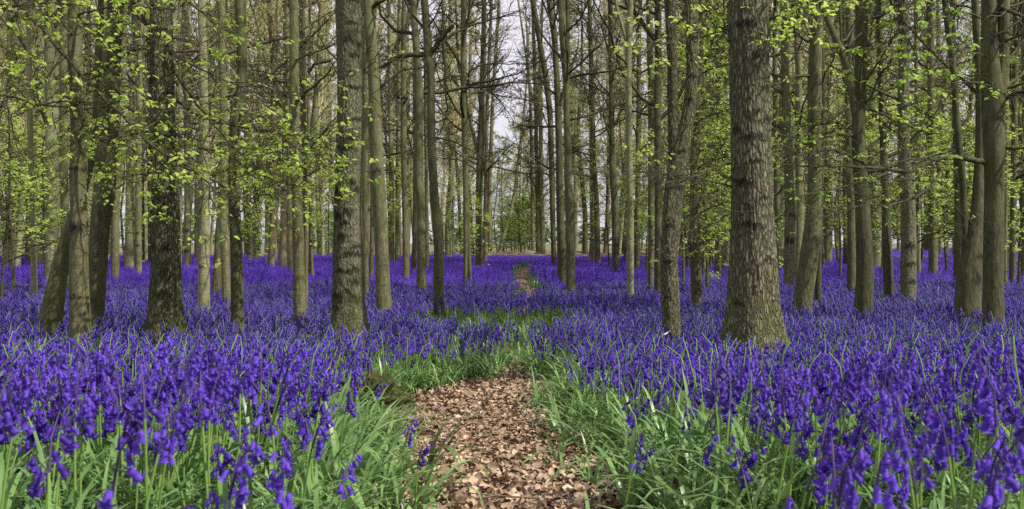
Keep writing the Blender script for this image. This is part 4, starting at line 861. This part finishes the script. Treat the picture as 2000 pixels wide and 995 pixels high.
solo = [(1222, 838, 2.9, 'tall bluebell with two drooping heads standing over the right path edge'), (1212, 862, 2.8, 'shorter bluebell leaning left beside the tall one on the right path edge'),
        (1357, 880, 2.6, 'small single-headed bluebell right of the path with bare green stem'), (812, 838, 3.0, 'lone bluebell rising in front of the dead leaves, left of the path'),
        (778, 812, 3.1, 'bluebell arching over dead leaves just below the mossy stump'), (205, 835, 1.45, 'large close bluebell with long bells in the left foreground'), (245, 842, 1.5, 'large close bluebell right of the tallest left one'), (1640, 880, 1.7, 'large close bluebell with full head in the right foreground')]
for i, (qx, qy, dd, lab) in enumerate(solo):
    xx = (qx-CX)/F*dd; zt = CAMZ-(qy-HY)/F*dd; zg = float(gz(xx, dd)); s = np.clip((zt-zg)/.38, .75, 1.5)
    add_bluebell(i % 10, xx, dd, zg, g.uniform(-.5, .5), float(s), lab, None, 1)
for i, (a, b_, c) in enumerate(zip(ox[:292], od[:292], oz[:292])):
    qx, qy = proj(a, b_, c+H0); lab, grp = bell_label(float(qx), float(qy), b_)
    add_bluebell(int(g.integers(10)), float(a), float(b_), float(c), float(g.normal(0, 1.6)), float(g.uniform(.72, 1.15)), lab, grp, 1 if i < 130 else 0)
# middle and far drifts
x, d, z, g = flowers(int(area(10, 20)*150), 10, 20, 42); n = len(x)
scatter('bluebell_drift', np.stack([x, d, z], -1), g.uniform(0, 6.28, n), g.uniform(.88, 1.1, n), g.integers(0, 8, n), mid_src, 'sea of bluebells around the middle-distance trunks', (g.normal(0, .09, n), g.normal(0, .09, n)))
def clump_mesh(seed, m=16, rad=.22):
    g = np.random.default_rng(seed); a = Acc(); b_ = Acc()
    for k in range(m):
        ox_, oy_ = g.normal(0, rad*.6, 2); H = g.uniform(.28, .42); nb = 7
        f = np.linspace(.62, 1, nb)*H; ang = g.uniform(0, 6.28, nb)
        c = np.stack([ox_+np.cos(ang)*.018, oy_+np.sin(ang)*.018, f], -1); L = .026; rr = .0095
        th = np.arange(3)/3*2*np.pi
        V_ = np.concatenate([c[:, None]+np.array([0, 0, .003]), c[:, None]+np.stack([rr*np.cos(th), rr*np.sin(th), np.full(3, -L)], -1)[None]], 1).reshape(-1, 3)
        o = np.arange(nb)[:, None]*4; a.add(V_, np.concatenate([o+np.array([[0, 1, 2]]), o+np.array([[0, 2, 3]]), o+np.array([[0, 3, 1]])]))
    nt_ = m*7*3
    lv = g.normal(0, rad*.6, (m*2, 2)); az = g.uniform(0, 6.28, m*2); 
    for (lx, ly), q in zip(lv, az):
        D = np.array([math.cos(q), math.sin(q), 0]); S = np.array([-D[1], D[0], 0])*.007; p0 = np.array([lx, ly, 0]); p1 = p0+D*.06+np.array([0, 0, .17]); p2 = p0+D*.18+np.array([0, 0, .20])
        a.add(np.array([p0-S, p0+S, p1+S, p1-S, p2]), np.array([[2, 3, 4]]), np.array([[0, 1, 2, 3]]))
    me = a.mesh('bluebell_clump', M['bell'] if seed % 2 else M['belldeep']); me.materials.append(M['blade']); tri = np.concatenate([np.full(len(t), 0 if len(t) > 1 else 1) for t in a.F[3]]); 
    mi = np.ones(len(me.polygons), np.int32); mi[:len(tri)] = tri; me.polygons.foreach_set('material_index', mi); return me
far_src = [src('clump_%d' % k, clump_mesh(400+k)) for k in range(6)]
x1, d1, z1, g = flowers(int(area(20, 52)*15), 20, 52, 43); k = path_side(x1, d1) > .38; x1, d1, z1 = x1[k], d1[k], z1[k]
x2, d2, z2, g2 = flowers(int(area(52, 112)*5), 52, 112, 44); q1, q2 = proj(x2, d2, z2)
k = (q1 > 1480) & ((d2 < 60) | (noise2(x2*.15, d2*.1, 3) > .35)) | ((d2 < 58) & (noise2(x2*.5, d2*.5, 3) > .45)); x2, d2, z2 = x2[k], d2[k], z2[k]
x, d, z = np.concatenate([x1, x2]), np.concatenate([d1, d2]), np.concatenate([z1, z2]); n = len(x)
scatter('bluebell_drift', np.stack([x, d, z], -1), g.uniform(0, 6.28, n), g.uniform(.85, 1.25, n), g.integers(0, 6, n), far_src, 'distant violet haze of bluebells under the far trunks')
# strap leaves
def tuft_mesh(seed, nl=10, L=(.20, .40), w=.0074, seg=6):
    g = np.random.default_rng(seed); a = Acc()
    for k in range(nl):
        az = g.uniform(0, 6.28); Ln = g.uniform(*L); el = g.uniform(.95, 1.52); D = np.array([math.cos(az), math.sin(az)]); S = np.array([-D[1], D[0], 0]); p = np.array([*(D*.01), -.02]); V_ = []
        cur = g.uniform(.08, .42)
        for q in range(seg+1):
            f = q/seg; ww = w*(.7+.6*f)*(1-f**3)*g.uniform(.95, 1.05)+.0004
            V_ += [p-S*ww, p+np.array([0, 0, -.0025*(1-f)]), p+S*ww]; e = el-cur*q*(.5+f); p = p+np.array([D[0]*math.cos(e), D[1]*math.cos(e), math.sin(e)])*Ln/seg
            if p[2] < .01: p[2] = .01
        i = np.arange(seg)[:, None]*3; a.add(np.array(V_), np.concatenate([i+np.array([[0, 1, 4, 3]]), i+np.array([[1, 2, 5, 4]])]))
    return a.mesh('leaf_tuft', M['blade'], True)
tsrc = [src('tuft_%d' % k, tuft_mesh(500+k)) for k in range(8)]
x, d, g = region(int(area(1.8, 9.5)*125), 1.8, 9.5, 45); ps = path_side(x, d); k = (ps > .02+.05*g.random(len(x))) & trunk_ok(x, d) & (g.random(len(x)) < np.where(ps < 1.3, 1, .62)) | ((ps > -.22) & (g.random(len(x)) < .06)); k &= ~((np.abs(x-xm*d/dm) < .19) & (d < dm+.25) & (d > dm-.45)); x, d = x[k], d[k]; n = len(x)
scatter('bluebell_leaves', np.stack([x, d, gz(x, d)], -1), g.uniform(0, 6.28, n), g.uniform(.7, 1.15, n)*(1-.36*sm(2.8, 5, d)*sm(.2, .9, ps[k]))*(.72+.28*sm(1.8, 3, d)), g.integers(0, 8, n), tsrc, 'green strap leaves carpeting the ground beside the path')
xs_, ds_, gs_ = region(int(area(9, 30)*60), 9, 30, 55); zs_ = gz(xs_, ds_); p1, p2 = proj(xs_, ds_, zs_+.2); ks = (dens(p1, p2-5) < .55) & (path_side(xs_, ds_) > .05) & trunk_ok(xs_, ds_)
ssrc = [src('tuft_far_%d' % k, tuft_mesh(520+k, 8, (.18, .3), .009, 3)) for k in range(5)]
x, d, g = region(int(area(9.5, 32)*10), 9.5, 32, 46); ps = path_side(x, d); k = (ps > .1) & trunk_ok(x, d); x, d = np.concatenate([x[k], xs_[ks]]), np.concatenate([d[k], ds_[ks]]); n = len(x)
scatter('bluebell_leaves', np.stack([x, d, gz(x, d)], -1), g.uniform(0, 6.28, n), g.uniform(.65, 1.0, n), g.integers(0, 5, n), ssrc, 'green leaves between the bluebells farther back')
# dead leaves
def dry_mesh(seed):
    g = np.random.default_rng(seed); L = g.uniform(.024, .044); W = L*g.uniform(.28, .36); c1, c2 = g.uniform(-18, 18), g.uniform(-24, 24)
    us = np.linspace(-1, 1, 6); V_ = []
    for u in us:
        w = W*math.sqrt(max(0, 1-abs(u)**2.2))+.0006
        for v in (-1, 0, 1):
            x_, y_ = u*L/2, v*w; V_.append((x_, y_, c1*x_*x_+c2*y_*y_+.3*abs(y_)+g.normal(0, .0018)))
    i = np.arange(5)[:, None]*3; return mesh_np('dry_leaf', V_, [np.concatenate([i+np.array([[0, 1, 4, 3]]), i+np.array([[1, 2, 5, 4]])])], M['dry'], False)
dsrc = [src('dry_%d' % k, dry_mesh(600+k)) for k in range(9)]
x, d, g = region(170000, 1.2, 13, 47, .62); ps = path_side(x, d); k = (ps < .04) | ((ps < .3) & (g.random(len(x)) < .25)); x, d = x[k], d[k]
xb, db, gb_ = region(3500, 13, 42, 48, .1); xb = xb*0+np.interp(db, PD, PL)+(np.interp(db, PD, PR)-np.interp(db, PD, PL))*gb_.random(len(db)); x, d = np.concatenate([x, xb]), np.concatenate([d, db]); n = len(x)
scatter('leaf_litter', np.stack([x, d, gz(x, d)+.014+g.uniform(0, .03, n)], -1), g.uniform(0, 6.28, n), g.uniform(.5, 1.4, n), g.integers(0, 9, n), dsrc, 'crisp tan and brown dead leaves covering the path', (g.normal(0, .5, n), g.normal(0, .5, n)))

hx, hy0, hy1, hz0, hz1 = 284, -64, 404, -1.4, 30
V_ = [(x_, y_, z_) for z_ in (hz0, hz1) for y_ in (hy0, hy1) for x_ in (-hx, hx)]
m, nt, b, out = mat('haze'); nt.nodes.remove(b); pv = nd(nt, 'ShaderNodeVolumePrincipled', _Density=HAZE); pv.inputs['Color'].default_value = (.96, .96, .90, 1); pv.inputs['Anisotropy'].default_value = .3; nt.links.new(pv.outputs[0], out.inputs['Volume'])
if HAZE: tag(obj('haze', mesh_np('haze', V_, [[(0, 2, 3, 1), (4, 5, 7, 6), (0, 1, 5, 4), (2, 6, 7, 3), (0, 4, 6, 2), (1, 3, 7, 5)]], m)), 'thin pale spring haze between the far trunks', kind='stuff')
# ------------------------------------------------------------------ light, sky, camera
SUN_EL, SUN_AZ = 46, 62      # elevation; compass-like angle from +Y (view direction) towards +X ... > 90 is behind the camera
SUN_AZ = 118
sd = np.array([math.sin(R(SUN_AZ))*math.cos(R(SUN_EL)), math.cos(R(SUN_AZ))*math.cos(R(SUN_EL)), math.sin(R(SUN_EL))])
w = bpy.data.worlds.new('World'); C.world = w; w.use_nodes = True; nt = w.node_tree; bg = nt.nodes['Background']
sky = nd(nt, 'ShaderNodeTexSky', sky_type='NISHITA', sun_disc=False); sky.sun_elevation = R(SUN_EL); sky.sun_rotation = R(SUN_AZ); sky.air_density = 1.5; sky.dust_density = 3
tc = nd(nt, 'ShaderNodeTexCoord'); mp = nd(nt, 'ShaderNodeMapping'); mp.inputs['Scale'].default_value = (1, 1, 3); nt.links.new(tc.outputs['Generated'], mp.inputs[0])
cl = ramp(nt, noise(nt, mp.outputs[0], 2.2, 6, .55), [(.3, (.72, .72, .72)), (.6, (1, 1, 1))])
c = mix(nt, cl, sky.outputs[0], (6.0, 5.8, 6.5))
nt.links.new(c, bg.inputs[0]); bg.inputs[1].default_value = .105
ld = bpy.data.lights.new('sun', 'SUN'); ld.energy = 4.4; ld.angle = R(.5); ld.angle = R(.6); ld.color = (1, .95, .86); lo = bpy.data.objects.new('sun', ld); COL.objects.link(lo)
from mathutils import Vector
lo.rotation_euler = Vector(sd).to_track_quat('Z', 'Y').to_euler(); lo.location = (0, 0, 30)
cd = bpy.data.cameras.new('camera'); cam = bpy.data.objects.new('camera', cd); COL.objects.link(cam); C.camera = cam
cam.location = (0, 0, CAMZ); cam.rotation_euler = (R(90), 0, 0); cd.lens = 36; cd.sensor_width = 36; cd.shift_y = -(497.5-HY)/2000; cd.clip_end = 3000; cd.clip_start = .05
cd.dof.use_dof = True; cd.dof.focus_distance = 7.5; cd.dof.aperture_fstop = 10
C.view_settings.view_transform = 'Standard'; C.view_settings.look = 'None'; C.view_settings.exposure = 0.52; C.view_settings.gamma = 1
C.render.engine = 'CYCLES'; C.cycles.max_bounces = 6; C.cycles.diffuse_bounces = 3; C.cycles.glossy_bounces = 2; C.cycles.transmission_bounces = 4
C.cycles.use_denoising = False
C.cycles.volume_bounces = 0
